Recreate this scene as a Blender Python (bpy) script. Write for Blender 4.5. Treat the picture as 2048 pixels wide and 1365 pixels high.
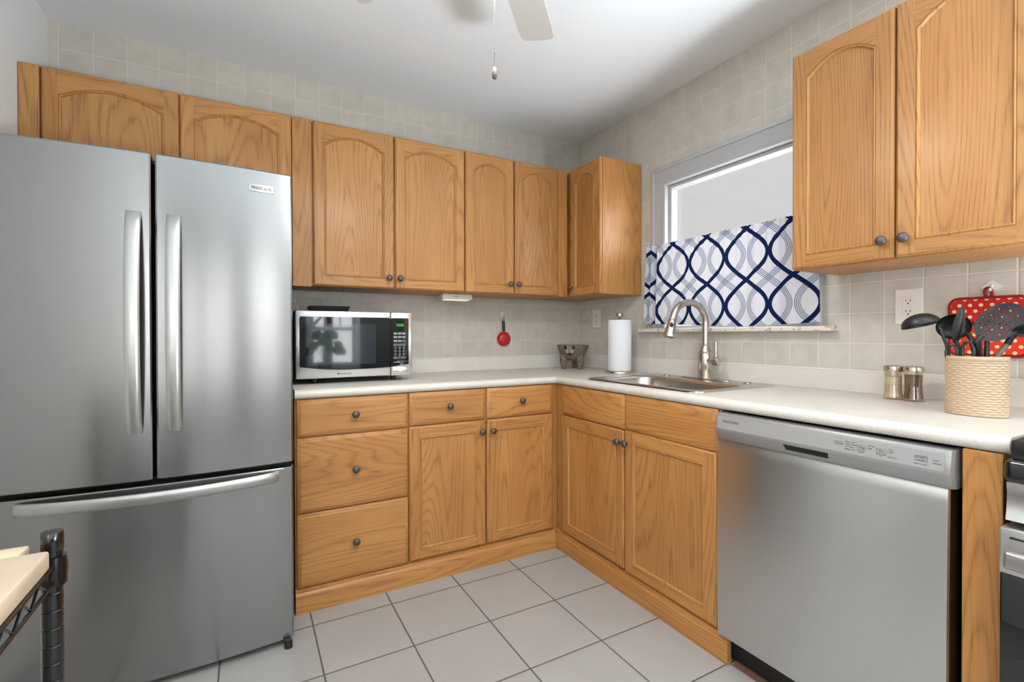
import bpy, bmesh, math, random
from mathutils import Vector, Matrix
random.seed(7)
S = bpy.context.scene
for o in list(bpy.data.objects): bpy.data.objects.remove(o)
COL = S.collection
R = math.radians
PI = math.pi

# ------------------------------------------------------------------ camera
CAM = Vector((-2.0695, -2.7379, 1.1385))
a, t, r = R(28.8928), R(-0.4212), R(-0.0923)
fw = Vector((math.sin(a), math.cos(a), 0)); rt = Vector((math.cos(a), -math.sin(a), 0)); up = Vector((0, 0, 1))
f2 = fw * math.cos(t) + up * math.sin(t); u2 = up * math.cos(t) - fw * math.sin(t)
r3 = rt * math.cos(r) + u2 * math.sin(r); u3 = u2 * math.cos(r) - rt * math.sin(r)
cd = bpy.data.cameras.new('camera'); cam = bpy.data.objects.new('camera', cd); COL.objects.link(cam)
cam.matrix_world = Matrix((( r3.x, u3.x, -f2.x, CAM.x), (r3.y, u3.y, -f2.y, CAM.y), (r3.z, u3.z, -f2.z, CAM.z), (0, 0, 0, 1)))
cd.sensor_width = 36; cd.lens = 953.1 / 2048 * 36
cd.shift_x = (1024 - 1021.58) / 2048; cd.shift_y = (676.77 - 682.5) / 2048
cd.clip_start = 0.02
S.camera = cam

# ------------------------------------------------------------------ view, world, large lights
S.view_settings.view_transform = 'Standard'; S.view_settings.look = 'None'
S.view_settings.gamma = 1; S.view_settings.exposure = 0.0; S.view_settings.use_curve_mapping = False
W = bpy.data.worlds.new('sky'); S.world = W; W.use_nodes = True
wnt = W.node_tree; wb = wnt.nodes['Background']; wb.inputs[0].default_value = (0.97, 0.985, 1.0, 1)
# overcast sky, much brighter on the garden side (-y), raised to strengthen the rear-window reflections
wg = wnt.nodes.new('ShaderNodeTexCoord'); ws = wnt.nodes.new('ShaderNodeSeparateXYZ'); wr = wnt.nodes.new('ShaderNodeMapRange')
wnt.links.new(wg.outputs['Generated'], ws.inputs[0]); wnt.links.new(ws.outputs[1], wr.inputs[0])
wr.inputs[1].default_value = -0.15; wr.inputs[2].default_value = -0.85; wr.inputs[3].default_value = 0.69; wr.inputs[4].default_value = 8.0
wnt.links.new(wr.outputs[0], wb.inputs[1])

def area_light(name, loc, direction, sx, sy, power, color=(1, 1, 1)):
    l = bpy.data.lights.new(name, 'AREA'); l.shape = 'RECTANGLE'; l.size = sx; l.size_y = sy
    l.energy = power; l.color = color
    o = bpy.data.objects.new(name, l); COL.objects.link(o); o.location = loc
    o.rotation_euler = Vector(direction).to_track_quat('-Z', 'Y').to_euler()
    return o
area_light('window_daylight', (0.30, -1.17, 1.72), (-1, 0, 0.30), 0.9, 0.95, 11, (0.92, 0.96, 1.0))
area_light('left_fill_light', (-2.84, -3.75, 1.35), (1, 0.12, -0.10), 1.3, 1.1, 14, (0.94, 0.97, 1.0))  # added side fill for the dark lower cabinets on the right run
area_light('ceiling_bounce_fill', (-0.36, -3.62, 0.66), (-0.08, 0.0, 1), 0.6, 0.7, 186, (0.86, 0.945, 1.0))  # added fill bounced off the ceiling; no lamp stands here
area_light('fan_lamp', (-1.505, -1.64, 2.055), (0, 0, -1), 0.22, 0.22, 14.5, (1.0, 0.965, 0.91))

# ------------------------------------------------------------------ materials
def lin(c):
    c = c / 255.0
    return c / 12.92 if c <= 0.04045 else ((c + 0.055) / 1.055) ** 2.4
def rgb(r_, g_, b_): return (lin(r_), lin(g_), lin(b_), 1)
def new_mat(name):
    m = bpy.data.materials.new(name); m.use_nodes = True
    return m, m.node_tree, m.node_tree.nodes['Principled BSDF']
def N(nt, kind, **kw):
    n = nt.nodes.new(kind)
    for k, v in kw.items(): setattr(n, k, v)
    return n
def M(nt, op, A, B=None, C=None, clamp=False):
    n = nt.nodes.new('ShaderNodeMath'); n.operation = op; n.use_clamp = clamp
    for i, v in enumerate((A, B, C)):
        if v is None: continue
        if isinstance(v, (int, float)): n.inputs[i].default_value = v
        else: nt.links.new(v, n.inputs[i])
    return n.outputs[0]
def mixc(nt, fac, c1, c2):
    n = nt.nodes.new('ShaderNodeMix'); n.data_type = 'RGBA'
    for i, v in ((0, fac), (6, c1), (7, c2)):
        if isinstance(v, (int, float)): n.inputs[i].default_value = v
        elif isinstance(v, tuple): n.inputs[i].default_value = v
        else: nt.links.new(v, n.inputs[i])
    return n.outputs[2]
def noise(nt, vec, scale, detail=2.0, rough=0.5):
    n = nt.nodes.new('ShaderNodeTexNoise'); n.inputs['Scale'].default_value = scale
    n.inputs['Detail'].default_value = detail; n.inputs['Roughness'].default_value = rough
    nt.links.new(vec, n.inputs['Vector']); return n.outputs['Fac']
def objcoord(nt): return nt.nodes.new('ShaderNodeTexCoord').outputs['Object']
def scaled(nt, vec, s):
    n = nt.nodes.new('ShaderNodeVectorMath'); n.operation = 'MULTIPLY'
    nt.links.new(vec, n.inputs[0]); n.inputs[1].default_value = s; return n.outputs[0]
def bump(nt, bs, h, strength, dist=0.002):
    n = nt.nodes.new('ShaderNodeBump'); n.inputs['Strength'].default_value = strength; n.inputs['Distance'].default_value = dist
    nt.links.new(h, n.inputs['Height']); nt.links.new(n.outputs[0], bs.inputs['Normal'])
def ramp(nt, fac, lo, hi):
    n = nt.nodes.new('ShaderNodeMapRange'); n.inputs[1].default_value = lo; n.inputs[2].default_value = hi
    nt.links.new(fac, n.inputs[0]); return n.outputs[0]
def plain(name, col, rough=0.5, metal=0.0, coat=0.0, emit=None, estr=0.0, spec=None, vary=0.0, vscale=40):
    m, nt, b = new_mat(name)
    b.inputs['Base Color'].default_value = col; b.inputs['Roughness'].default_value = rough
    b.inputs['Metallic'].default_value = metal; b.inputs['Coat Weight'].default_value = coat
    if spec is not None: b.inputs['Specular IOR Level'].default_value = spec
    if emit: b.inputs['Emission Color'].default_value = emit; b.inputs['Emission Strength'].default_value = estr
    if vary:
        n = noise(nt, objcoord(nt), vscale, 4)
        dk = tuple(c * (1 - vary) for c in col[:3]) + (1,)
        nt.links.new(mixc(nt, ramp(nt, n, .3, .7), dk, col), b.inputs['Base Color'])
    return m

def oak(axis, name):
    m, nt, b = new_mat(name)
    oc = objcoord(nt)
    info = nt.nodes.new('ShaderNodeObjectInfo')
    off = nt.nodes.new('ShaderNodeVectorMath'); off.operation = 'SCALE'; off.inputs[0].default_value = (37.1, 53.7, 71.3)
    nt.links.new(info.outputs['Random'], off.inputs[3])
    add = nt.nodes.new('ShaderNodeVectorMath'); nt.links.new(oc, add.inputs[0]); nt.links.new(off.outputs[0], add.inputs[1])
    v = add.outputs[0]
    def sc(al): return tuple(al if i == axis else 1.0 for i in range(3))
    n1 = noise(nt, scaled(nt, v, sc(0.10)), 4.2, 1.0, .4)
    n2 = noise(nt, scaled(nt, v, sc(0.10)), 45, 2.0)
    tt = M(nt, 'ADD', M(nt, 'MULTIPLY', n1, 40.0), M(nt, 'MULTIPLY', n2, .7))
    s = M(nt, 'PINGPONG', tt, 0.5)                      # 0..0.5
    line = M(nt, 'POWER', M(nt, 'SUBTRACT', 1.0, M(nt, 'MULTIPLY', s, 2.0)), 3.2)
    pore = ramp(nt, noise(nt, scaled(nt, v, sc(0.022)), 330, 3.0, .6), .42, .70)
    broad = noise(nt, scaled(nt, v, sc(0.25)), 7.0, 2.0)
    fac = M(nt, 'ADD', M(nt, 'MULTIPLY', line, M(nt, 'ADD', .26, M(nt, 'MULTIPLY', pore, .46))), M(nt, 'MULTIPLY', pore, .19), clamp=True)
    c0 = mixc(nt, ramp(nt, broad, .3, .7), rgb(186, 134, 74), rgb(173, 118, 61))
    c1 = mixc(nt, fac, c0, rgb(112, 66, 28))
    hsv = nt.nodes.new('ShaderNodeHueSaturation'); nt.links.new(c1, hsv.inputs['Color'])
    nt.links.new(M(nt, 'ADD', .93, M(nt, 'MULTIPLY', info.outputs['Random'], .14)), hsv.inputs['Value'])
    nt.links.new(hsv.outputs[0], b.inputs['Base Color'])
    b.inputs['Roughness'].default_value = .50; b.inputs['Coat Weight'].default_value = .15; b.inputs['Coat Roughness'].default_value = .24
    bump(nt, b, M(nt, 'SUBTRACT', 1.0, fac), .22, .0006)
    return m

def tiles(name, ax, T, off, groutw, tilecol, tilecol2, groutcol, rough, bstr, mottle):
    """square tiles on two object axes; joints at off + k*T"""
    m, nt, b = new_mat(name)
    oc = objcoord(nt)
    sep = nt.nodes.new('ShaderNodeSeparateXYZ'); nt.links.new(oc, sep.inputs[0])
    q = [M(nt, 'DIVIDE', M(nt, 'SUBTRACT', sep.outputs[ax[i]], off[i]), T[i]) for i in (0, 1)]
    d = [M(nt, 'MULTIPLY', M(nt, 'PINGPONG', q[i], .5), T[i]) for i in (0, 1)]
    dist = M(nt, 'MINIMUM', d[0], d[1])
    tile = ramp(nt, dist, groutw * .35, groutw * .65)
    comb = nt.nodes.new('ShaderNodeCombineXYZ')
    for i in (0, 1): nt.links.new(M(nt, 'FLOOR', q[i]), comb.inputs[i])
    wn = nt.nodes.new('ShaderNodeTexWhiteNoise'); nt.links.new(comb.outputs[0], wn.inputs[0])
    shift = nt.nodes.new('ShaderNodeVectorMath'); nt.links.new(oc, shift.inputs[0])
    sc2 = nt.nodes.new('ShaderNodeVectorMath'); sc2.operation = 'SCALE'; sc2.inputs[3].default_value = 9.0
    nt.links.new(wn.outputs['Color'], sc2.inputs[0]); nt.links.new(sc2.outputs[0], shift.inputs[1])
    mot = ramp(nt, noise(nt, shift.outputs[0], mottle, 3), .3, .7)
    fac = M(nt, 'ADD', M(nt, 'MULTIPLY', mot, .7), M(nt, 'MULTIPLY', wn.outputs['Value'], .3))
    nt.links.new(mixc(nt, tile, groutcol, mixc(nt, fac, tilecol, tilecol2)), b.inputs['Base Color'])
    rr = M(nt, 'SUBTRACT', .8, M(nt, 'MULTIPLY', tile, .8 - rough)); nt.links.new(rr, b.inputs['Roughness'])
    h = M(nt, 'ADD', ramp(nt, dist, groutw * .2, groutw * 1.3), M(nt, 'MULTIPLY', mot, .10))
    bump(nt, b, h, bstr, .0015)
    return m

MT = {}
MT['oz'] = oak(2, 'oak_upright_grain'); MT['ox'] = oak(0, 'oak_grain_along_x'); MT['oy'] = oak(1, 'oak_grain_along_y')
MT['wtb'] = tiles('wall_tile_back', (0, 2), (.1164, .1157), (-.5635, 1.334), .0032, rgb(198, 192, 181), rgb(181, 175, 164), rgb(208, 204, 195), .28, .5, 16)
MT['wtr'] = tiles('wall_tile_right', (1, 2), (.11647, .1157), (-.1130, 1.334), .0032, rgb(206, 200, 189), rgb(189, 183, 172), rgb(216, 212, 203), .28, .5, 16)
MT['floor'] = tiles('floor_tile', (0, 1), (.3092, .3092), (-.9235, -.7376), .0058, rgb(165, 163, 160), rgb(158, 156, 153), rgb(86, 84, 81), .35, .4, 5)
MT['paint'] = plain('white_wall_paint', rgb(224, 225, 225), .7)
MT['ceil'] = plain('ceiling_paint', rgb(232, 235, 238), .6)
MT['vinyl'] = plain('white_vinyl', rgb(184, 185, 187), .35)
def steel(name, col, rough, aniso):
    m, nt, b = new_mat(name)
    b.inputs['Base Color'].default_value = col; b.inputs['Metallic'].default_value = 1.0
    oc = objcoord(nt)
    sm = noise(nt, oc, 2.0, 1)
    nt.links.new(M(nt, 'ADD', rough, M(nt, 'MULTIPLY', M(nt, 'SUBTRACT', sm, .5), .05)), b.inputs['Roughness'])
    b.inputs['Anisotropic'].default_value = aniso; b.inputs['Anisotropic Rotation'].default_value = .25
    tn = nt.nodes.new('ShaderNodeTangent'); tn.direction_type = 'RADIAL'; tn.axis = 'Z'
    nt.links.new(tn.outputs[0], b.inputs['Tangent'])
    return m
MT['steel'] = steel('brushed_stainless', (.325, .323, .318, 1), .22, .75)
MT['dwsteel'] = steel('dishwasher_stainless', (.68, .672, .66, 1), .30, .65)
MT['satin'] = plain('satin_steel', (.52, .515, .50, 1), .32, 1.0)
MT['mwsteel'] = plain('microwave_steel', (.70, .70, .70, 1), .20, 1.0)
MT['rangesteel'] = plain('range_steel', (.70, .70, .70, 1), .34, 1.0)
MT['sinksteel'] = plain('sink_steel', (.60, .56, .52, 1), .28, 1.0)
MT['nickel'] = plain('brushed_nickel', (.56, .50, .44, 1), .26, 1.0)
MT['pewter'] = plain('pewter_knob', (.115, .112, .115, 1), .48, .8)
MT['dark'] = plain('dark_plastic', rgb(20, 20, 22), .45)
MT['gasket'] = plain('dark_gasket', rgb(14, 14, 15), .6)
MT['bodygrey'] = plain('grey_cabinet_steel', rgb(60, 60, 62), .5)
MT['gloss'] = plain('black_glass', rgb(6, 7, 9), .04, 0, .6)
MT['gloss'].node_tree.nodes['Principled BSDF'].inputs['Coat IOR'].default_value = 1.75
MT['dwgrey'] = plain('grey_control_plastic', rgb(150, 148, 146), .42, .25)
MT['ink'] = plain('dark_ink', rgb(46, 45, 46), .6)
MT['white_ink'] = plain('pale_ink', rgb(196, 198, 200), .5)
MT['led'] = plain('green_display', rgb(40, 200, 30), .5, emit=(.10, 1, .05, 1), estr=.75)
MT['white'] = plain('white_plastic', rgb(228, 222, 216), .4)
MT['paper'] = plain('paper_towel', rgb(222, 223, 225), .9)
MT['bead'] = plain('chain_metal', (.045, .042, .040, 1), .6, .3)
MT['fanblade'] = plain('fan_blade_white', rgb(205, 203, 198), .45)
MT['red'] = plain('red_enamel', rgb(176, 12, 14), .3, 0, .4)
MT['blackp'] = plain('black_nylon', rgb(28, 28, 30), .38)
MT['blackwire'] = plain('black_wire', rgb(26, 21, 19), .25, .5, .3)
MT['blackpost'] = plain('black_epoxy_post', rgb(10, 9, 10), .22, 0, .4)
MT['board'] = plain('maple_board', rgb(222, 198, 172), .32, 0, .3, vary=.08, vscale=14)
MT['stone'] = plain('clay_stone', rgb(126, 112, 101), .85, vary=.45, vscale=55)
MT['clearplastic'] = plain('clear_hook', rgb(224, 222, 216), .15, 0, .2)

def laminate():
    m, nt, b = new_mat('speckled_laminate'); oc = objcoord(nt)
    n1 = ramp(nt, noise(nt, oc, 260, 3, .7), .52, .70); n2 = ramp(nt, noise(nt, oc, 120, 3, .7), .55, .75)
    n3 = ramp(nt, noise(nt, oc, 9, 3), .3, .7)
    c = mixc(nt, n3, rgb(214, 209, 200), rgb(207, 201, 192))
    c = mixc(nt, M(nt, 'MULTIPLY', n1, .45), c, rgb(158, 150, 140)); c = mixc(nt, M(nt, 'MULTIPLY', n2, .2), c, rgb(228, 225, 219))
    nt.links.new(c, b.inputs['Base Color']); b.inputs['Roughness'].default_value = .36
    return m
MT['lam'] = laminate()
def marble():
    m, nt, b = new_mat('marble_sill'); oc = objcoord(nt)
    n = noise(nt, oc, 14, 5, .6); v = M(nt, 'PINGPONG', M(nt, 'MULTIPLY', n, 5.0), .5)
    c = mixc(nt, ramp(nt, v, .0, .14), rgb(150, 138, 130), rgb(222, 208, 194))
    nt.links.new(c, b.inputs['Base Color']); b.inputs['Roughness'].default_value = .3
    return m
MT['marble'] = marble()
def thin_glass(name, tint=(1, 1, 1, 1), refl=.08, rough=0.0):
    m = bpy.data.materials.new(name); m.use_nodes = True; nt = m.node_tree; nt.nodes.clear()
    out = nt.nodes.new('ShaderNodeOutputMaterial'); mx = nt.nodes.new('ShaderNodeMixShader')
    tr = nt.nodes.new('ShaderNodeBsdfTransparent'); tr.inputs[0].default_value = tint
    gl = nt.nodes.new('ShaderNodeBsdfGlossy'); gl.inputs['Roughness'].default_value = rough
    mx.inputs[0].default_value = refl
    nt.links.new(tr.outputs[0], mx.inputs[1]); nt.links.new(gl.outputs[0], mx.inputs[2]); nt.links.new(mx.outputs[0], out.inputs[0])
    return m
MT['pane'] = thin_glass('window_pane', refl=.05)
MT['jar'] = thin_glass('clear_jar', (.92, .88, .82, 1), .09, .05)

# ------------------------------------------------------------------ mesh builder
class MB:
    def __init__(s): s.v = []; s.f = []; s.m = []; s.uv = None
    def add(s, verts, faces, mi=0):
        n = len(s.v); s.v += [Vector(p) for p in verts]
        s.f += [tuple(i + n for i in fc) for fc in faces]; s.m += [mi] * len(faces)
        return s
    def box(s, x0, x1, y0, y1, z0, z1, mi=0):
        x0, x1 = sorted((x0, x1)); y0, y1 = sorted((y0, y1)); z0, z1 = sorted((z0, z1))
        V = [(x, y, z) for z in (z0, z1) for y in (y0, y1) for x in (x0, x1)]
        return s.add(V, [(0, 2, 3, 1), (4, 5, 7, 6), (0, 1, 5, 4), (2, 6, 7, 3), (0, 4, 6, 2), (1, 3, 7, 5)], mi)
    def rbox(s, x0, x1, y0, y1, z0, z1, rad=.004, seg=2, mi=0):
        bm = bmesh.new(); bmesh.ops.create_cube(bm, size=1)
        bmesh.ops.scale(bm, vec=(abs(x1 - x0), abs(y1 - y0), abs(z1 - z0)), verts=bm.verts)
        bmesh.ops.translate(bm, vec=((x0 + x1) / 2, (y0 + y1) / 2, (z0 + z1) / 2), verts=bm.verts)
        bmesh.ops.bevel(bm, geom=bm.edges[:], offset=rad, segments=seg, profile=.5, affect='EDGES')
        bm.verts.index_update()
        s.add([v.co.copy() for v in bm.verts], [[v.index for v in f.verts] for f in bm.faces], mi); bm.free(); return s
    def sweep(s, frames, sec, mi=0, caps=True, closed=False):
        n = len(sec); V = []; F = []
        for c, A, B in frames:
            c = Vector(c); A = Vector(A); B = Vector(B); V += [c + A * p + B * q for p, q in sec]
        k = len(frames)
        for i in range(k if closed else k - 1):
            j = (i + 1) % k
            for e in range(n): F.append((i * n + e, i * n + (e + 1) % n, j * n + (e + 1) % n, j * n + e))
        if caps and not closed: F.append(tuple(range(n - 1, -1, -1))); F.append(tuple((k - 1) * n + e for e in range(n)))
        return s.add(V, F, mi)
    def tube(s, pts, rad, n=10, mi=0, caps=True, closed=False):
        pts = [Vector(p) for p in pts]; k = len(pts)
        rad = rad if isinstance(rad, (list, tuple)) else [rad] * k
        T = []
        for i in range(k):
            A = pts[(i - 1) % k] if (closed or i > 0) else pts[i]; B = pts[(i + 1) % k] if (closed or i < k - 1) else pts[i]
            T.append((B - A).normalized())
        ref = Vector((0, 0, 1)) if abs(T[0].z) < .9 else Vector((1, 0, 0))
        u = T[0].cross(ref).normalized(); fr = []
        for i in range(k):
            u = (u - T[i] * u.dot(T[i])).normalized(); w = T[i].cross(u); fr.append((pts[i], u * rad[i], w * rad[i]))
        sec = [(math.cos(2 * PI * e / n), math.sin(2 * PI * e / n)) for e in range(n)]
        return s.sweep(fr, sec, mi, caps, closed)
    def lathe(s, c, prof, n=24, axis=(0, 0, 1), mi=0, sx=1.0, sy=1.0, caps=True):
        ax = Vector(axis).normalized(); ref = Vector((1, 0, 0)) if abs(ax.x) < .9 else Vector((0, 1, 0))
        v = ax.cross(ref).normalized(); u = v.cross(ax); c = Vector(c)
        fr = [(c + ax * z, u * (max(rr, 1e-5) * sx), v * (max(rr, 1e-5) * sy)) for rr, z in prof]
        sec = [(math.cos(2 * PI * e / n), math.sin(2 * PI * e / n)) for e in range(n)]
        return s.sweep(fr, sec, mi, caps)
    def prism(s, poly, P, d0, d1, mi=0):
        n = len(poly); V = [P(x, d0, y) for x, y in poly] + [P(x, d1, y) for x, y in poly]
        F = [tuple(range(n)), tuple(range(2 * n - 1, n - 1, -1))] + [(i, i + n, (i + 1) % n + n, (i + 1) % n) for i in range(n)]
        return s.add(V, F, mi)
    def sphere(s, c, rad, n=12, m=8, sc=(1, 1, 1), mi=0):
        pr = [(math.sin(PI * i / m), -math.cos(PI * i / m)) for i in range(m + 1)]
        V = []; F = []
        for i, (rr, z) in enumerate(pr):
            rr = max(rr, 1e-4)
            for e in range(n): V.append((c[0] + rad * sc[0] * rr * math.cos(2 * PI * e / n), c[1] + rad * sc[1] * rr * math.sin(2 * PI * e / n), c[2] + rad * sc[2] * z))
        for i in range(m):
            for e in range(n): F.append((i * n + e, i * n + (e + 1) % n, (i + 1) * n + (e + 1) % n, (i + 1) * n + e))
        F.append(tuple(range(n - 1, -1, -1))); F.append(tuple(m * n + e for e in range(n)))
        return s.add(V, F, mi)
    def grid(s, rows, mi=0, closed=False):
        n = len(rows[0]); F = []
        for i in range(len(rows) - 1):
            for e in range(n if closed else n - 1): F.append((i * n + e, i * n + (e + 1) % n, (i + 1) * n + (e + 1) % n, (i + 1) * n + e))
        return s.add([p for row in rows for p in row], F, mi)
    def build(s, name, mats, parent=None, smooth=True, angle=38):
        me = bpy.data.meshes.new(name)
        org = Vector((0, 0, 0)); p = parent
        while p is not None: org += p.location; p = p.parent
        me.from_pydata([tuple(v - org) for v in s.v], [], s.f)
        mats = mats if isinstance(mats, (list, tuple)) else [mats]
        for m in mats: me.materials.append(MT[m] if isinstance(m, str) else m)
        me.polygons.foreach_set('material_index', s.m)
        bm = bmesh.new(); bm.from_mesh(me); bmesh.ops.recalc_face_normals(bm, faces=bm.faces); bm.to_mesh(me); bm.free()
        if smooth:
            me.polygons.foreach_set('use_smooth', [True] * len(me.polygons)); me.set_sharp_from_angle(angle=R(angle))
        me.update()
        o = bpy.data.objects.new(name, me); COL.objects.link(o)
        if parent: o.parent = parent
        return o

def tag(o, label=None, cat=None, group=None, kind=None):
    if label: o['label'] = label
    if cat: o['category'] = cat
    if group: o['group'] = group
    if kind: o['kind'] = kind
    return o
def thing(name, loc, label, cat, group=None):
    o = bpy.data.objects.new(name, None); COL.objects.link(o); o.location = loc; o.empty_display_size = .05
    return tag(o, label, cat, group)
def structure(o): o['kind'] = 'structure'; return o
def text(s_, size, pos, right, upv, mat, parent, name='lettering', width=None, extr=.0003, align='CENTER'):
    cu = bpy.data.curves.new(name, 'FONT'); cu.body = s_; cu.size = size; cu.align_x = align; cu.align_y = 'CENTER'; cu.extrude = extr
    tmp = bpy.data.objects.new('tmp', cu); COL.objects.link(tmp)
    dg = bpy.context.evaluated_depsgraph_get(); me = bpy.data.meshes.new_from_object(tmp.evaluated_get(dg))
    bpy.data.objects.remove(tmp); bpy.data.curves.remove(cu); me.name = name
    xs = [v.co.x for v in me.vertices]; k = 1.0
    if width and xs: k = width / (max(xs) - min(xs))
    right = Vector(right).normalized(); upv = Vector(upv).normalized(); nn = right.cross(upv)
    org = Vector((0, 0, 0)); p = parent
    while p is not None: org += p.location; p = p.parent
    for v in me.vertices: c = v.co.copy(); v.co = Vector(pos) + right * (c.x * k) + upv * c.y + nn * c.z - org
    me.materials.clear(); me.materials.append(MT[mat])
    o = bpy.data.objects.new(name, me); COL.objects.link(o); o.parent = parent
    return o
BACK = lambda u, d, w: Vector((u, -d, w))
RIGHT = lambda u, d, w: Vector((-d, u, w))

# ------------------------------------------------------------------ the room
XL, ZC, YF = -2.81, 2.488, -5.2
structure(MB().box(XL - .12, .12, YF - .12, .12, -.1, 0).build('floor', 'floor'))
structure(MB().box(XL - .12, .12, YF - .12, .12, ZC, ZC + .1).build('ceiling', 'ceil'))
structure(MB().box(XL, 0, 0, .12, 0, ZC).build('wall_back', 'wtb'))
structure(MB().box(XL - .12, XL, YF, -4.45, 0, ZC).box(XL - .12, XL, -3.05, .12, 0, ZC).box(XL - .12, XL, -4.45, -3.05, 0, .75).box(XL - .12, XL, -4.45, -3.05, 1.95, ZC).build('wall_left', 'paint'))
WY0, WY1, WZ0, WZ1 = -1.60, -.72, 1.16, 2.075       # window opening in the right wall
structure(MB().box(0, .12, YF, WY0, 0, ZC).box(0, .12, WY1, .12, 0, ZC).box(0, .12, WY0, WY1, 0, WZ0).box(0, .12, WY0, WY1, WZ1, ZC).build('wall_right', 'wtr'))
rear = [(-2.73, -2.23), (-2.12, -1.55), (-1.30, -.72)]  # first opening added for more daylight; the other two follow reflections
mb = MB(); xs = XL
for x0, x1 in rear:
    mb.box(xs, x0, YF - .12, YF, 0, ZC).box(x0, x1, YF - .12, YF, 0, .72).box(x0, x1, YF - .12, YF, 1.95, ZC); xs = x1
structure(mb.box(xs, 0, YF - .12, YF, 0, ZC).build('wall_front', plain('darkened_wall_paint', rgb(88, 85, 82), .8)))  # unseen wall, darkened to dim reflections in refrigerator and microwave

def frame_rect(mb, P, u0, u1, w0, w1, prof, three=False):
    """mitred picture frame: prof = list of (inset, depth)"""
    rows = []
    for ins, d in prof: rows.append([P(u0 + ins, d, w0), P(u0 + ins, d, w1 - ins), P(u1 - ins, d, w1 - ins), P(u1 - ins, d, w0)] if three else [P(u0 + ins, d, w0 + ins), P(u1 - ins, d, w0 + ins), P(u1 - ins, d, w1 - ins), P(u0 + ins, d, w1 - ins)])
    mb.grid(rows, closed=not three); return mb
win = structure(bpy.data.objects.new('window_1', None)); COL.objects.link(win); win.location = (0, -1.16, 1.17)
mb = frame_rect(MB(), RIGHT, -1.645, -.70, 1.168, 2.0885, [(0, -.01), (0, .012), (.006, .016), (.022, .017), (.025, .012), (.088, .010), (.094, .014), (.106, .013), (.110, .004), (.113, -.03), (.10, -.05)], True)
mb.build('window_casing', 'vinyl', win)
mb = frame_rect(MB(), RIGHT, -1.54, -.805, 1.16, 1.985, [(0, -.03), (.012, -.012), (.026, -.014), (.030, -.030), (.034, -.05)])
mb.build('sash_frame', 'vinyl', win)
MB().box(.052, .056, -1.52, -.83, 1.17, 1.96).build('glass_pane', 'pane', win)
mb = MB().rbox(-.058, .10, -1.703, -.641, 1.151, 1.172, .005)
mb.build('window_sill', 'marble', win)['label'] = 'marble window sill'
for i, (x0, x1) in enumerate(rear):
    w = structure(bpy.data.objects.new('window_%d' % (i + 2), None)); COL.objects.link(w); w.location = (x0, YF, .72)
    F = lambda u, d, v: Vector((u, YF + d, v))
    frame_rect(MB(), F, x0 - .07, x1 + .07, .65, 2.02, [(0, -.01), (0, .018), (.068, .018), (.072, .006), (.072, -.06), (.09, -.06)]).build('window_casing', 'vinyl', w)
    mb = frame_rect(MB(), F, x0 - .01, x1 + .01, .71, 1.96, [(0, -.06), (0, -.03), (.04, -.03), (.04, -.06)])
    mb.box(x0, x1, YF - .06, YF - .025, 1.20, 1.25)
    for k in (1, 2): mb.box(x0 + (x1 - x0) * k / 3 - .008, x0 + (x1 - x0) * k / 3 + .008, YF - .055, YF - .035, 1.25, 1.95)
    mb.build('sash_frame', 'vinyl', w)
    MB().box(x0, x1, YF - .052, YF - .048, .72, 1.95).build('glass_pane', 'pane', w)

w = structure(bpy.data.objects.new('window_5', None)); COL.objects.link(w); w.location = (XL, -3.75, .75)  # unseen window added in the left wall to go with the side fill
F = lambda u, d, v: Vector((XL + d, u, v))
frame_rect(MB(), F, -4.52, -2.98, .68, 2.02, [(0, -.01), (0, .018), (.068, .018), (.072, .006), (.072, -.06), (.09, -.06)]).build('window_casing', 'vinyl', w)
MB().box(XL - .09, XL - .05, -3.77, -3.73, .75, 1.95).build('mullion', 'vinyl', w)
MB().box(XL - .082, XL - .078, -4.45, -3.05, .75, 1.95).build('glass_pane', 'pane', w)

# ------------------------------------------------------------------ cabinet joinery
def arch_pts(u0, u1, wsh, wap, n=20):
    """cathedral arch from (u0,wsh) up to wap at mid and back; small flat shoulders"""
    W_ = u1 - u0; sh = .07 * W_; pts = []
    for i in range(n + 1):
        x = i / n
        c = (x - .5) * 2
        y = 1 - abs(c) ** 1.9
        e = .10                                # ease into shoulders
        k = min(x, 1 - x)
        if k < e: y0 = 1 - abs(1 - 2 * e) ** 1.9; s_ = k / e; y = y0 * (s_ ** 1.6)
        pts.append((u0 + W_ * x, wsh + (wap - wsh) * y))
    return pts
def knob(parent, P, u, w, d):
    ax = (P(0, 1, 0) - P(0, 0, 0))
    MB().lathe(P(u, d, w), [(.0075, 0), (.0065, .006), (.0062, .010), (.0115, .014), (.0152, .018), (.0155, .0215), (.0135, .0255), (.008, .0285), (.001, .0295)], 18, ax).build('knob', 'pewter', parent)
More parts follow.
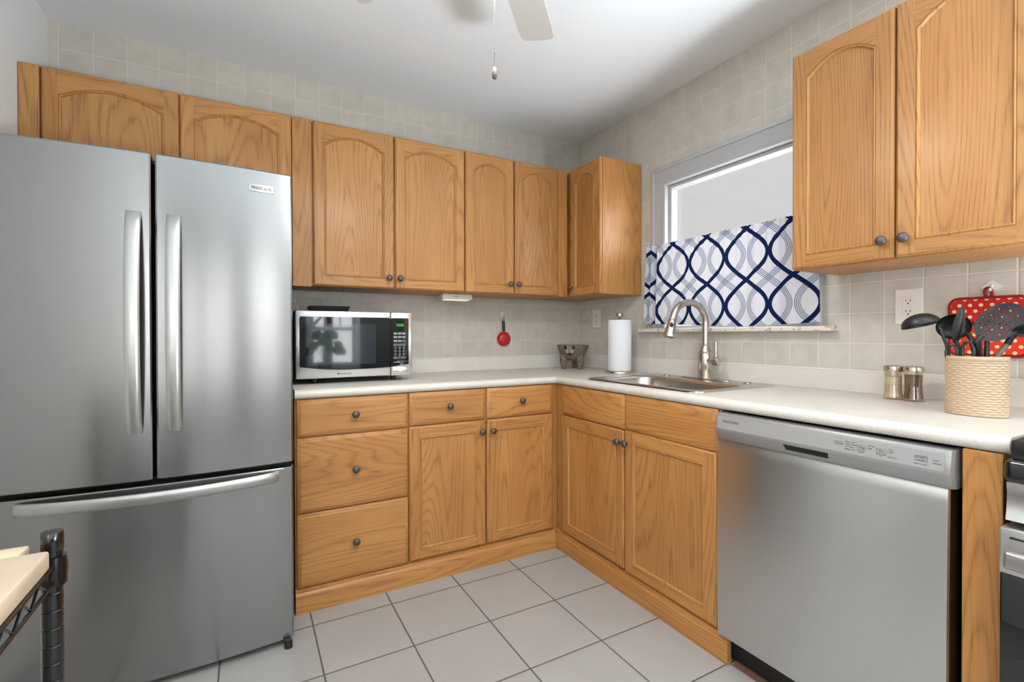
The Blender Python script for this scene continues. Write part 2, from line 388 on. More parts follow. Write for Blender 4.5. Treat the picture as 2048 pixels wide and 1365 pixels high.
def door(root, P, u0, u1, w0, w1, df, H, arch=True, kn=None, st=.048, name='door', bot=.045, top=.048, archdrop=.048):
    """frame-and-panel door; df = depth of the face behind it, H = horizontal grain material"""
    th = .019; f = df + th; e = .007
    mb = MB()
    U0, U1, W0, W1 = u0 + e, u1 - e, w0 + e, w1 - e
    su0, su1, sb = u0 + st, u1 - st, w0 + bot
    if arch: ap = arch_pts(su0, su1, w1 - top - archdrop, w1 - top)
    else: ap = [(su0, w1 - st), (su1, w1 - st)]
    q = lambda *pts: [P(x, f, y) for x, y in pts]
    mb.add(q((U0, W0), (su0, W0), (su0, W1), (U0, W1)), [(0, 1, 2, 3)], 0)
    mb.add(q((su1, W0), (U1, W0), (U1, W1), (su1, W1)), [(0, 1, 2, 3)], 0)
    mb.add(q((su0, W0), (su1, W0), (su1, sb), (su0, sb)), [(0, 1, 2, 3)], 1)
    n = len(ap)
    mb.add(q(*ap) + q(*[(x, W1) for x, y in ap]), [(i, i + 1, n + i + 1, n + i) for i in range(n - 1)], 1)
    # outer moulded edge: ogee chamfer, then side, then back
    rows = [[P(u0 + i_, d, w0 + i_), P(u1 - i_, d, w0 + i_), P(u1 - i_, d, w1 - i_), P(u0 + i_, d, w1 - i_)] for i_, d in ((e, f), (e * .6, f - .0012), (e * .35, f - .004), (0, f - .006), (0, df))]
    mb.grid(rows, 0, closed=True); mb.add(rows[-1], [(0, 1, 2, 3)], 0)
    # inner bead round the opening
    loop = [(su0, sb), (su1, sb)] + ap[::-1]
    cu, cw = (su0 + su1) / 2, (sb + w1 - top) / 2
    def inset(k):
        out = []; m = len(loop)
        for i in range(m):
            p0, p1, p2 = Vector(loop[i - 1]), Vector(loop[i]), Vector(loop[(i + 1) % m])
            a1 = (p1 - p0); a2 = (p2 - p1)
            if a1.length < 1e-6: a1 = a2
            n1 = Vector((-a1.y, a1.x)).normalized(); n2 = Vector((-a2.y, a2.x)).normalized()
            nn = n1 + n2; L = nn.length_squared
            nn = nn * (2 / L if L > .8 else 1)
            out.append(p1 + nn * k)
        return out
    rows = [[P(p.x, d, p.y) for p in inset(k)] for k, d in ((0, f), (.0015, f - .0022), (.003, f - .001), (.0055, f + .0006), (.008, f - .001), (.0105, f - .0045), (.0115, f - .007))]
    mb.grid(rows, 0 if not arch else 0, closed=True)
    d_ = mb.build(name, ['oz', H], root)
    pl = MB(); lp = inset(.010); pl.add([P(p.x, f - .0065, p.y) for p in lp], [tuple(range(len(lp)))])
    pl.prism([(su0 - .004, sb - .004), (su1 + .004, sb - .004), (su1 + .004, w1 - .03), (su0 - .004, w1 - .03)], P, df + .001, f - .0105)
    pl.build('panel', 'oz', d_)
    if kn: knob(d_, P, kn[0], kn[1], f)
    return d_
def drawer(root, P, u0, u1, w0, w1, df, H, kn=True, name='drawer'):
    th = .019; f = df + th; mb = MB()
    rows = [[P(u0 + i_, d, w0 + i_), P(u1 - i_, d, w0 + i_), P(u1 - i_, d, w1 - i_), P(u0 + i_, d, w1 - i_)] for i_, d in ((.015, f), (.0125, f - .0015), (.003, f - .005), (0, f - .008), (0, df))]
    mb.grid(rows, 0, closed=True); mb.add(rows[0], [(0, 1, 2, 3)]); mb.add(rows[-1], [(0, 1, 2, 3)])
    d_ = mb.build(name, H, root)
    if kn: knob(d_, P, (u0 + u1) / 2, (w0 + w1) / 2 + .004, f)
    return d_
def pbox(mb, P, u0, u1, d0, d1, w0, w1, rad=.0015):
    p, q = P(u0, d0, w0), P(u1, d1, w1); mb.rbox(min(p.x, q.x), max(p.x, q.x), min(p.y, q.y), max(p.y, q.y), w0, w1, rad, 1); return mb

UF, BF = .299, .613
ZB, ZT = 1.3726, 2.152
# wall cabinets over the refrigerator
c = thing('wall_cabinet', (-2.35, -.15, 1.765), 'short oak wall cabinet with two arched doors above the refrigerator', 'cabinet')
pbox(MB(), BACK, -2.808, -1.888, .002, UF, 1.762, ZT).build('carcass', 'oz', c)
pbox(MB(), BACK, -2.808, -2.750, UF, UF + .016, 1.762, ZT).build('filler_strip', 'oz', c)
door(c, BACK, -2.7455, -2.3185, 1.772, ZT, UF, 'ox'); door(c, BACK, -2.3140, -1.889, 1.772, ZT, UF, 'ox')
# tall wall cabinets on the back wall
G = 'oak wall cabinets'
c = thing('wall_cabinet', (-1.42, -.15, ZB), 'wide two-door oak wall cabinet right of the refrigerator, over the microwave', 'cabinet', G)
pbox(MB(), BACK, -1.886, -1.018, .002, UF, ZB, ZT).build('carcass', 'oz', c)
pbox(MB(), BACK, -1.886, -1.805, UF, UF + .016, 1.3665, ZT).build('filler_strip', 'oz', c)
door(c, BACK, -1.7955, -1.4135, 1.3757, ZT, UF, 'ox', kn=(-1.4405, 1.4270)); door(c, BACK, -1.4065, -1.0225, 1.3757, ZT, UF, 'ox', kn=(-1.3850, 1.4270))
c = thing('wall_cabinet', (-.7, -.15, ZB), 'narrow two-door oak wall cabinet by the room corner, over the red pan', 'cabinet', G)
pbox(MB(), BACK, -1.0165, -.3260, .002, UF, ZB, ZT).build('carcass', 'oz', c)
pbox(MB(), BACK, -.396, -.326, UF, UF + .010, ZB, ZT).build('corner_stile', 'oz', c)
door(c, BACK, -1.0155, -.7105, 1.3757, ZT, UF, 'ox', kn=(-.741, 1.4300)); door(c, BACK, -.7030, -.4005, 1.3757, ZT, UF, 'ox', kn=(-.686, 1.4300))
c = thing('wall_cabinet', (-.15, -.46, ZB), 'single-door oak wall cabinet on the window wall beside the curtain', 'cabinet', G)
pbox(MB(), RIGHT, -.614, -.005, .002, UF, ZB, ZT).build('carcass', 'oz', c)
door(c, RIGHT, -.610, -.325, 1.3757, ZT, UF, 'oy', kn=(-.346, 1.4270))
c = thing('wall_cabinet', (-.15, -2.02, ZB), 'two-door oak wall cabinet right of the window, over the spice shakers', 'cabinet', G)
pbox(MB(), RIGHT, -2.62, -1.700, .002, UF, ZB, ZT).build('carcass', 'oz', c)
door(c, RIGHT, -2.0165, -1.7015, 1.3757, ZT, UF, 'oy', kn=(-1.9905, 1.4305)); door(c, RIGHT, -2.3350, -2.0215, 1.3757, ZT, UF, 'oy', kn=(-2.0475, 1.4305))
# base cabinets
G = 'oak base cabinets'
def base_front(mb, P, u0, u1):
    return pbox(pbox(mb, P, u0, u1, .02, BF - .02, .10, .70), P, u0, u1, BF - .02, BF, .06, .875)
c = thing('base_cabinet', (-1.67, -.3, 0), 'oak base cabinet of three stacked drawers beside the refrigerator', 'cabinet', G)
base_front(MB(), BACK, -1.9045, -1.4345).build('carcass', 'oz', c)
drawer(c, BACK, -1.8975, -1.4395, .7215, .8710, BF, 'ox'); drawer(c, BACK, -1.8975, -1.4385, .4085, .7145, BF, 'ox'); drawer(c, BACK, -1.8975, -1.4375, .1010, .4025, BF, 'ox')
c = thing('base_cabinet', (-1.04, -.3, 0), 'oak base cabinet with two drawers over two doors under the counter by the corner', 'cabinet', G)
base_front(MB(), BACK, -1.4345, -.612).build('carcass', 'oz', c)
drawer(c, BACK, -1.4300, -1.0480, .7245, .8735, BF, 'ox'); drawer(c, BACK, -1.0385, -.6550, .7245, .8735, BF, 'ox')
door(c, BACK, -1.4310, -1.0485, .1080, .7180, BF, 'ox', arch=False, kn=(-1.072, .6645)); door(c, BACK, -1.0405, -.6535, .1080, .7180, BF, 'ox', arch=False, kn=(-1.0135, .6645))
c = thing('base_cabinet', (-.3, -1.15, 0), 'oak sink base cabinet with two false drawer fronts and two doors left of the dishwasher', 'cabinet', G)
base_front(MB(), RIGHT, -1.629, -.6135).build('carcass', 'oz', c)
drawer(c, RIGHT, -1.1515, -.6850, .7225, .8735, BF, 'oy', False, 'drawer_front'); drawer(c, RIGHT, -1.6240, -1.1550, .7225, .8750, BF, 'oy', False, 'drawer_front')
door(c, RIGHT, -1.1500, -.6850, .1080, .7165, BF, 'oy', arch=False, kn=(-1.1265, .6635)); door(c, RIGHT, -1.6225, -1.1580, .1030, .7205, BF, 'oy', arch=False, kn=(-1.1745, .6655))
def toe(P, u0, u1, H, name, label):
    mb = MB(); poly = [(BF + .001, .0), (BF + .022, .0), (BF + .022, .070), (BF + .018, .078), (BF + .013, .082), (BF + .012, .092), (BF + .004, .098), (BF + .001, .098)]
    rows = [[P(u, d, w) for d, w in poly] for u in (u0, u1)]
    mb.grid(rows, closed=True); n = len(poly)
    for rw in rows: mb.add(rw, [tuple(range(n))])
    return tag(mb.build(name, H), label, 'toe board')
toe(BACK, -1.9045, -.6365, 'ox', 'toe_board', 'oak toe board on the floor below the drawers and the two-door base cabinet')
toe(RIGHT, -1.6715, -.6140, 'oy', 'toe_board', 'oak toe board on the floor below the sink base cabinet')

# ------------------------------------------------------------------ countertop with sink cut-out
DC = .637; YE = -2.3605
nose = [(.6175 + .0195 * math.sin(PI * k / 12), .8955 + .0190 * math.cos(PI * k / 12)) for k in range(13)]
prof = [(.0, .9135), (.018, .9140), (.060, .9140), (.585, .9140), (.600, .9142)] + nose + [(.600, .8760), (.585, .8760), (.060, .8760), (.0, .876)]
IB = len(prof) - 3
SY0, SY1 = -.835, -1.455
def csec(kind, v): return [Vector((v, -d, z)) if kind == 'b' else (Vector((-d, -d, z)) if kind == 'c' else Vector((-d, v, z))) for d, z in prof]
secs = [csec('b', -1.905), csec('c', 0), csec('r', SY0), csec('r', SY1), csec('r', YE)]
mb = MB(); n = len(prof)
for i in range(4):
    A, B = secs[i], secs[i + 1]
    for e in range(n):
        if i == 2 and e in (2, IB): continue
        j = (e + 1) % n; mb.add([A[e], A[j], B[j], B[e]], [(0, 1, 2, 3)])
for sec in (secs[0], secs[-1]): mb.add(sec, [tuple(range(n))])
ct = tag(mb.build('countertop', 'lam', angle=50), 'speckled beige laminate L-shaped countertop with rolled front edge', 'countertop')
bp = [(.0015, .9145), (.019, .9145), (.019, .988), (.017, .994), (.013, .9955), (.0015, .9955)]
mb = MB(); rows = [[Vector((-1.905, -d, z)) for d, z in bp], [Vector((-d, -d, z)) for d, z in bp], [Vector((-d, YE, z)) for d, z in bp]]
mb.grid(rows, closed=True); mb.add(rows[0], [tuple(range(6))]); mb.add(rows[2], [tuple(range(6))])
mb.build('backsplash', 'lam', ct)
mb = MB(); mb.tube([(-1.905, -.006, .997), (-.007, -.007, .997)], .0035, 6); mb.tube([(-.007, -.007, .997), (-.007, YE, .997)], .0035, 6)
mb.build('caulk_bead', 'white', ct)

# ------------------------------------------------------------------ sink and tap
def rrect(x0, x1, y0, y1, rad, z, n=8):
    pts = []
    for cx, cy, a0 in ((x1 - rad, y1 - rad, 0), (x0 + rad, y1 - rad, 90), (x0 + rad, y0 + rad, 180), (x1 - rad, y0 + rad, 270)):
        for i in range(n + 1): q = R(a0 + 90 * i / n); pts.append(Vector((cx + rad * math.cos(q), cy + rad * math.sin(q), z)))
    return pts
sk = thing('kitchen_sink', (-.31, -1.145, .914), 'stainless steel drop-in sink set in the countertop below the window', 'sink')
rows = [rrect(-.562, -.064, -1.497, -.797, .035, .9145), rrect(-.561, -.065, -1.496, -.798, .035, .9175), rrect(-.555, -.071, -1.490, -.804, .034, .9195), rrect(-.548, -.085, -1.478, -.815, .03, .9180),
        rrect(-.533, -.208, -1.455, -.852, .075, .9180), rrect(-.528, -.213, -1.450, -.857, .072, .9150), rrect(-.525, -.216, -1.447, -.860, .070, .905), rrect(-.515, -.226, -1.437, -.870, .070, .775), rrect(-.500, -.241, -1.422, -.885, .065, .755), rrect(-.47, -.27, -1.39, -.915, .05, .750)]
mb = MB().grid(rows, closed=True); mb.add(rows[-1], [tuple(range(len(rows[-1])))])
mb.build('basin', 'sinksteel', sk, angle=50)
MB().lathe((-.37, -1.155, .7505), [(.045, 0), (.042, .003), (.030, .001), (.001, .0005)], 20).build('drain', 'nickel', sk)
for y in (-.915, -1.385): MB().lathe((-.115, y, .9185), [(.017, 0), (.017, .003), (.013, .005), (.001, .0055)], 18).build('hole_cover', 'satin', sk)
fc = thing('kitchen_faucet', (-.111, -1.158, .918), 'brushed nickel gooseneck faucet with pull-down head on the sink deck', 'faucet')
rows = [[Vector((-.111 + .032 * k * math.copysign(abs(math.sin(q)) ** .8, math.sin(q)), -1.156 + (.140 - .032 * (1 - k)) * math.copysign(abs(math.cos(q)) ** .7, math.cos(q)), z)) for q in [2 * PI * i / 40 for i in range(40)]] for k, z in ((1, .9185), (1, .922), (.9, .925), (.02, .9255))]
MB().grid(rows, closed=True).build('deck_plate', 'nickel', fc)
MB().lathe((-.111, -1.158, .924), [(.034, 0), (.035, .006), (.0335, .036), (.036, .040), (.036, .044), (.033, .047), (.0355, .065), (.0365, .085), (.0345, .108), (.031, .122), (.033, .125), (.033, .129), (.029, .131), (.022, .150), (.0205, .158), (.022, .160), (.022, .165), (.017, .168)], 28).build('body', 'nickel', fc)
pts = [(-.111, -1.158, z) for z in (1.085, 1.12, 1.16, 1.20)]
rad_ = .1115
for i in range(17): q = PI * i / 16 * .93; pts.append((-.111 - rad_ + rad_ * math.cos(q), -1.158, 1.2 + rad_ * .82 * math.sin(q)))
e0 = Vector(pts[-1]); e1 = Vector(pts[-2]); dr = (e0 - e1).normalized(); dr = Vector((-.42, 0, -.9)).normalized()
pts.append(tuple(e0 + dr * .012))
MB().tube(pts, .0162, 16).build('gooseneck', 'nickel', fc)
e0 = Vector(pts[-1]); hd = Vector((-.24, 0, -.97)).normalized()
MB().lathe(e0, [(.0165, -.004), (.0195, .0), (.0195, .004), (.017, .006), (.019, .012), (.023, .045), (.0275, .072), (.029, .078), (.0285, .086), (.024, .088), (.02, .084)], 24, hd).build('spray_head', 'nickel', fc)
pb = e0 + hd * .026 + Vector((-.012, -.010, 0))
MB().sphere(tuple(e0 + hd * .026 + Vector((-.0145, -.0125, -.004))), .011, 12, 8, (.75, .75, 1.35)).build('spray_button', 'dark', fc)
mb = MB().lathe((-.118, -1.158, 1.010), [(.016, .0), (.0175, .030), (.0175, .046), (.0165, .047), (.0165, .049), (.0195, .050), (.0195, .080), (.018, .083), (.001, .0832)], 24, (0, -1, 0))
hb = mb.build('valve_hub', 'nickel', fc)
MB().tube([(-.118, -1.224, 1.025), (-.118, -1.223, 1.033), (-.118, -1.2225, 1.045), (-.117, -1.2215, 1.060), (-.114, -1.219, 1.090), (-.113, -1.2185, 1.103), (-.113, -1.2185, 1.105)], [.0055, .0075, .0062, .0062, .0085, .0098, .006], 14).build('lever_handle', 'nickel', fc)

# ------------------------------------------------------------------ refrigerator
FX0, FX1 = -2.745, -1.925; FXC = (FX0 + FX1) / 2
def ffront(x): return .815 + .026 * (1 - ((x - FXC) / .41) ** 2)
fr = thing('refrigerator', (FXC, -.45, 0), 'stainless french-door refrigerator with bottom freezer drawer against the left wall', 'refrigerator')
MB().rbox(FX0 + .008, FX1 - .008, -.735, -.05, .045, 1.700, .004, 2).build('cabinet_body', 'bodygrey', fr)
mb = MB()
mb.box(FX0 + .02, FX1 - .02, -.775, -.735, .06, 1.69); mb.build('gasket', 'gasket', fr)
def curved_door(name, x0, x1, z0, z1):
    n = 18; e = .004; rows = []
    for zz, ins in ((z0 + .0, e), (z0 + e * .4, e * .4), (z0 + e, 0), (z1 - e, 0), (z1 - e * .4, e * .4), (z1, e)):
        loop = []
        for i in range(n + 1):
            x = x0 + (x1 - x0) * i / n; d = ffront(x) - ins
            xx = x
            if i == 0: loop.append(Vector((x0 + ins, -(d - .009), zz))); loop.append(Vector((x0 + ins + .0015, -(d - .003), zz))); xx = x0 + .006 + ins
            if i == n: xx = x1 - .006 - ins
            loop.append(Vector((xx, -(ffront(xx) - ins), zz)))
            if i == n: loop.append(Vector((x1 - ins - .0015, -(d - .003), zz))); loop.append(Vector((x1 - ins, -(d - .009), zz)))
        loop.append(Vector((x1 - ins, -.765, zz))); loop.append(Vector((x0 + ins, -.765, zz)))
        rows.append(loop)
    mb = MB().grid(rows, closed=True); m = len(rows[0])
    mb.add(rows[0], [tuple(range(m))]); mb.add(rows[-1], [tuple(range(m))])
    return mb.build(name, 'steel', fr, angle=30)
dl = curved_door('door', FX0, -2.3385, .6715, 1.7235); dr_ = curved_door('door', -2.3295, FX1, .6715, 1.7235)
dz = curved_door('freezer_drawer', FX0, FX1, .022, .6555)
def vhandle(parent, xc, zt, zb):
    fr_ = []; n = 24
    for i in range(n + 1):
        s_ = i / n; z = zt + (zb - zt) * s_
        b = math.sin(PI * s_) ** .55
        d = ffront(xc) + .006 + .046 * b
        fr_.append((Vector((xc, -d, z)), Vector((1, 0, 0)), Vector((0, -1, 0))))
    sec = [(-.0195, -.010), (.0195, -.010), (.0195, .000), (.015, .0040), (.008, .0058), (0, .0063), (-.008, .0058), (-.015, .0040), (-.0195, .000)]
    mb = MB().sweep(fr_, sec)
    return mb.build('handle', 'satin', parent)
vhandle(dl, -2.3835, 1.531, .826); vhandle(dr_, -2.2790, 1.531, .826)
fr_ = []
for i in range(33):
    s_ = i / 32; x = -2.668 + .694 * s_; b = math.sin(PI * s_) ** .6
    d = ffront(x) + .008 + .044 * b
    fr_.append((Vector((x, -d, .628)), Vector((0, 0, 1)), Vector((0, -1, 0))))
sec = [(-.018, -.010), (.018, -.010), (.018, 0), (.014, .004), (.007, .0058), (0, .0062), (-.007, .0058), (-.014, .004), (-.018, 0)]
MB().sweep(fr_, sec).build('handle', 'satin', dz)
xp = -2.0245; sl = -(ffront(-1.985) - ffront(-2.065)) / .08
pr_ = Vector((1, sl, 0)).normalized(); yp = -ffront(xp)
mb = MB(); nrm = Vector((pr_.y, -pr_.x, 0))
mb.sweep([(Vector((xp, yp, 1.6575)) + nrm * dd - nrm * .0015, pr_ * k, Vector((0, 0, 1)) * k) for dd, k in ((0, 1), (.0035, 1), (.0045, .96))], [(-.040, -.0125), (.040, -.0125), (.040, .0125), (-.040, .0125)])
pq = mb.build('badge', 'satin', dr_)
text('FRIGIDAIRE', .0145, Vector((xp, yp, 1.6575)) + nrm * .0048, pr_, (0, 0, 1), 'ink', dr_, width=.064)
for x in (FX0 + .02, FX1 - .02): MB().lathe((x, -.832, 0), [(.014, 0), (.014, .02), (.011, .028), (.001, .029)], 14).build('foot', 'dark', fr)
MB().box(FX0 + .03, FX1 - .03, -.76, -.70, .012, .06).build('toe_grille', 'gasket', fr)
MB().rbox(-2.345, -2.323, -.80, -.70, 1.700, 1.712, .002).build('center_hinge_cover', 'bodygrey', fr)

# ------------------------------------------------------------------ dishwasher
dw = thing('dishwasher', (-.32, -1.95, 0), 'stainless steel dishwasher with grey control strip under the right-hand counter', 'dishwasher')
DY0, DY1 = -2.262, -1.6335
MB().box(-.60, -.05, DY0 + .004, DY1 - .006, .012, .868).build('tub_body', 'gasket', dw)
MB().box(-.585, -.56, DY0 + .01, -1.675, .004, .10).build('kick_plate', plain('brown_black', rgb(34, 27, 23), .5), dw)
MB().box(-.612, -.590, DY0 + .02, -1.682, .002, .014).build('base_rail', plain('rusty_steel', rgb(110, 70, 48), .7), dw)
fp = []
for d, z in ((.600, .0915), (.630, .0915), (.640, .098), (.641, .12)): fp.append((d, z))
for i in range(1, 9): z = .12 + .62 * i / 8; fp.append((.641 + .004 * math.sin(PI * i / 8), z))
fp += [(.641, .772), (.634, .781), (.600, .781)]
mb = MB(); rows = [[Vector((-d + k2, y, z)) for d, z in fp] for y, k2 in ((DY0, .006), (DY0 + .003, .001), (DY0 + .008, 0), (DY1 - .008, 0), (DY1 - .003, .001), (DY1, .006))]
mb.grid(rows, closed=True)
for rw in (rows[0], rows[-1]): mb.add(rw, [tuple(range(len(fp)))])
mb.build('door_panel', 'dwsteel', dw)
cp = [(.59, .776), (.642, .777), (.648, .7815), (.6555, .8085), (.6575, .813), (.6500, .862), (.646, .8675), (.59, .868)]
mb = MB(); PY0, PY1, PD = -2.005, -1.877, .022
secy = [(-2.2715, .014), (-2.2675, .004), (-2.2605, 0), (DY1 - .012, 0), (DY1 - .004, .004), (DY1, .014)]
rows = [[Vector((-(d - (k2 if d > .6 else 0)), y, z)) for d, z in cp] for y, k2 in secy]
mb.grid(rows, closed=True)
for rw in (rows[0], rows[-1]): mb.add(rw, [tuple(range(len(cp)))])
cpn = mb.build('control_panel', 'dwgrey', dw)
MB().prism([(-2.003, .7905), (-1.8835, .7905), (-1.876, .806), (-2.003, .806)], lambda u, d, w: Vector((-(d + (w - .7815) * .278), u, w)), .640, .6487).build('grip_pocket', 'gasket', cpn)
# inset strip carrying the print
slope = Vector((.0075, 0, .049)).normalized()
def cppt(y, z, o_=.0006): return Vector((-(.6575 - (z - .813) * .153) - o_, y, z))
MB().add([cppt(-2.2565, .8175), cppt(-1.648, .8175), cppt(-1.648, .8585), cppt(-2.2565, .8585), cppt(-2.2565, .8175, 0), cppt(-1.648, .8175, 0), cppt(-1.648, .8585, 0), cppt(-2.2565, .8585, 0)],
         [(0, 1, 2, 3), (0, 1, 5, 4), (1, 2, 6, 5), (2, 3, 7, 6), (3, 0, 4, 7)]).build('print_strip', plain('grey_print_strip', rgb(160, 158, 156), .4, .2), cpn)
RV = (0, -1, 0)
def dwt(s_, y, z, size, mat='ink', align='CENTER', width=None): text(s_, size, cppt(y, z, .0010), RV, slope, mat, cpn, align=align, width=width, extr=.0001)
def outline(y0, y1, z0, z1, w_, parent, mat='ink', name='outline'):
    mb = MB(); rr = []
    for ins in (0, w_): rr.append([cppt(y0 + ins, z0 + ins, .0010), cppt(y1 - ins, z0 + ins, .0010), cppt(y1 - ins, z1 - ins, .0010), cppt(y0 + ins, z1 - ins, .0010)])
    mb.grid(rr, closed=True); return mb.build(name, mat, parent)
dwt('FRIGIDAIRE', -1.6968, .8425, .0120, width=.060)
outline(-2.0412, -2.0202, .8365, .8455, .0006, cpn); dwt('Cycles', -2.0307, .841, .0066)
for i, s_ in enumerate(('Heavy Wash', 'Normal Wash', '1 Hr Wash', 'Energy Saver')): dwt('• ' + s_, -2.0448, .8480 - .0064 * i, .0046, align='LEFT')
outline(-2.0958, -2.0748, .8345, .8445, .0006, cpn); dwt('Temp', -2.0853, .8395, .0066)
dwt('• Sanitize', -2.0985, .8470, .0046, align='LEFT'); dwt('• High', -2.0985, .8405, .0046, align='LEFT'); dwt('hold to lock', -2.0853, .8310, .0038); dwt('controls', -2.0853, .8272, .0038)
outline(-2.1420, -2.1206, .8342, .8446, .0006, cpn); dwt('Dry', -2.1313, .8394, .0068)
dwt('• Max', -2.1450, .8468, .0046, align='LEFT'); dwt('• High', -2.1450, .8405, .0046, align='LEFT'); dwt('hold for delay', -2.1313, .8310, .0038); dwt('start', -2.1313, .8272, .0038); dwt('• Delay 4 hr', -2.1440, .8278, .0044, align='LEFT')
dwt('•', -2.2140, .8515, .006)
outline(-2.2255, -2.2010, .8330, .8455, .0006, cpn); dwt('START', -2.2132, .8412, .0074); dwt('Cancel', -2.2132, .8354, .0054); dwt('hold 3s to cancel', -2.2122, .8262, .0038)
dwt('• Clean', -2.2333, .8405, .0046, align='LEFT'); dwt('• Sanitized', -2.2330, .8335, .0046, align='LEFT')

# ------------------------------------------------------------------ oak end panel and gas range at the right edge
tag(MB().rbox(-.632, -.02, -2.349, -2.2815, 0, .8755, .002, 1).build('end_panel', 'oz'), 'upright oak end panel between the dishwasher and the range', 'cabinet panel')
rg = thing('gas_range', (-.35, -2.74, 0), 'black and stainless gas range at the right edge, beside the oak end panel', 'range')
SX, SL, SR = -.668, -2.364, -3.12
MB().rbox(-.645, -.03, SR, SL, .02, .86, .003, 1).build('body', 'dark', rg)
MB().rbox(-.682, -.03, SR, SL + .003, .826, .877, .014, 4).build('cooktop', 'gloss', rg)
for yb in (-2.3705, -2.745):
    mb = MB()
    y2 = yb - .335
    mb.rbox(-.676, -.645, y2, yb, .886, .917, .007, 2).rbox(-.12, -.095, y2, yb, .884, .914, .006, 2)
    for k in range(4): y = yb - .008 - k * .1063; mb.rbox(-.655, -.1, y - .008, y + .008, .892, .916, .005, 2)
    for x in (-.660, -.107):
        for y in (yb - .014, y2 + .014): mb.rbox(x - .012, x + .012, y - .012, y + .012, .875, .900, .003, 1)
    mb.build('burner_grate', 'blackp', rg)
rows = []
for y in (SR, SL): rows.append([Vector((-d, y, z)) for d, z in ((.60, .747), (.672, .747), (.668, .762), (.664, .785), (.664, .805), (.668, .826), (.60, .826))])
mb = MB().grid(rows, closed=True)
for rw in rows: mb.add(rw, [tuple(range(7))])
cpp = mb.build('control_panel', 'mwsteel', rg)
for k in range(5): MB().lathe((-.665, -2.45 - k * .145, .787), [(.024, 0), (.023, .012), (.019, .030), (.001, .031)], 20, (-1, 0, 0)).build('burner_knob', 'satin', cpp)
od = MB().rbox(-.690, -.645, SR + .002, SL + .004, .17, .639, .004, 2).build('oven_door', 'gloss', rg)
MB().rbox(-.693, -.645, SR + .002, SL + .004, .6395, .735, .004, 2).build('door_top_trim', 'rangesteel', od)
mb = MB()
for k in range(6): mb.rbox(-.6945, -.690, -2.375 - k * .12 - .09, -2.375 - k * .12, .714, .7195, .002, 1)
mb.build('vent_slot', 'gasket', od)
mb = MB().rbox(-.738, -.722, SR + .03, -2.377, .664, .700, .007, 3)
for y in (-2.42, SR + .06): mb.rbox(-.726, -.690, y - .012, y + .012, .672, .690, .003, 1)
mb.build('handle', 'satin', od)
MB().rbox(-.690, -.645, SR + .002, SL + .004, .03, .165, .004, 2).build('storage_drawer', 'dark', rg)

# ------------------------------------------------------------------ microwave
mw = thing('microwave_oven', (-1.62, -.25, .914), 'stainless countertop microwave oven with black glass door beside the refrigerator', 'microwave')
MF = -.42
MB().rbox(-1.887, -1.351, -.398, -.045, .939, 1.2495, .004, 2).build('housing', 'dark', mw)
for x in (-1.80, -1.435):
    for y in (-.375, -.09): MB().lathe((x, y, .9142), [(.011, 0), (.012, .012), (.014, .026)], 12).build('foot', 'dark', mw)
def mwprism(poly, d0, d1): return MB().prism(poly, lambda u, d, w: Vector((u, -d, w)), d0, d1)
md = MB().rbox(-1.8855, -1.4600, MF, -.396, .9395, 1.2490, .005, 3).build('door', 'mwsteel', mw)
def rpoly(x0, x1, z0, z1, r_, sag=0.0, n=6):
    pts = []
    for cx, cz, a0 in ((x1 - r_, z1 - r_, 0), (x0 + r_, z1 - r_, 90)):
        for i in range(n + 1): q = R(a0 + 90 * i / n); pts.append((cx + r_ * math.cos(q), cz + r_ * math.sin(q)))
    for i in range(15): k = i / 14; pts.append((x0 + (x1 - x0) * k, z0 - sag * (1 - (2 * k - 1) ** 2)))
    return pts
dp = rpoly(-1.868, -1.4603, .994, 1.2218, .009)
bot = [p for p in dp if p[1] < 1.1]
glass = [p for p in dp if p[1] >= 1.1]
for i in range(19):
    x = -1.868 + (.4077) * i / 18; k = (x + 1.66) / .21
    glass.append((x, .9765 + .0185 * min(1, abs(k)) ** 2 - (.012 * max(0, (x + 1.66) / .2) ** 2)))
MB().prism(glass, lambda u, d, w: Vector((u, -d, w)), .415, .4212).build('door_glass', 'gloss', md)
def screen_mat():
    m, nt, b = new_mat('perforated_screen'); oc = objcoord(nt)
    sep = nt.nodes.new('ShaderNodeSeparateXYZ'); nt.links.new(oc, sep.inputs[0])
    dx = M(nt, 'PINGPONG', M(nt, 'DIVIDE', sep.outputs[0], .0032), .5); dz_ = M(nt, 'PINGPONG', M(nt, 'DIVIDE', sep.outputs[2], .0032), .5)
    hole = M(nt, 'LESS_THAN', M(nt, 'ADD', M(nt, 'POWER', dx, 2.0), M(nt, 'POWER', dz_, 2.0)), .09)
    nt.links.new(mixc(nt, hole, rgb(34, 43, 50), rgb(8, 10, 12)), b.inputs['Base Color'])
    b.inputs['Roughness'].default_value = .08; b.inputs['Coat Weight'].default_value = .6; b.inputs['Coat Roughness'].default_value = .03; b.inputs['Coat IOR'].default_value = 1.75
    return m
mwprism([(x, z) for x, z in [(-1.830 + .003, 1.001), (-1.534, 1.001), (-1.531, 1.004), (-1.531, 1.186), (-1.534, 1.1893), (-1.829, 1.1893), (-1.832, 1.186), (-1.830, 1.004)]], .4205, .4216).build('door_screen', screen_mat(), md)
text('emerson', .0125, (-1.671, MF - .0004, .9585), (1, 0, 0), (0, 0, 1), 'ink', md, width=.052)
MB().rbox(-1.7065, -1.699, -.4206, -.419, .9550, .9625, .0005, 1).build('logo_mark', 'ink', md)
mc = MB().rbox(-1.4580, -1.3522, MF, -.396, .9385, 1.2485, .005, 3).build('control_panel', 'mwsteel', mw)
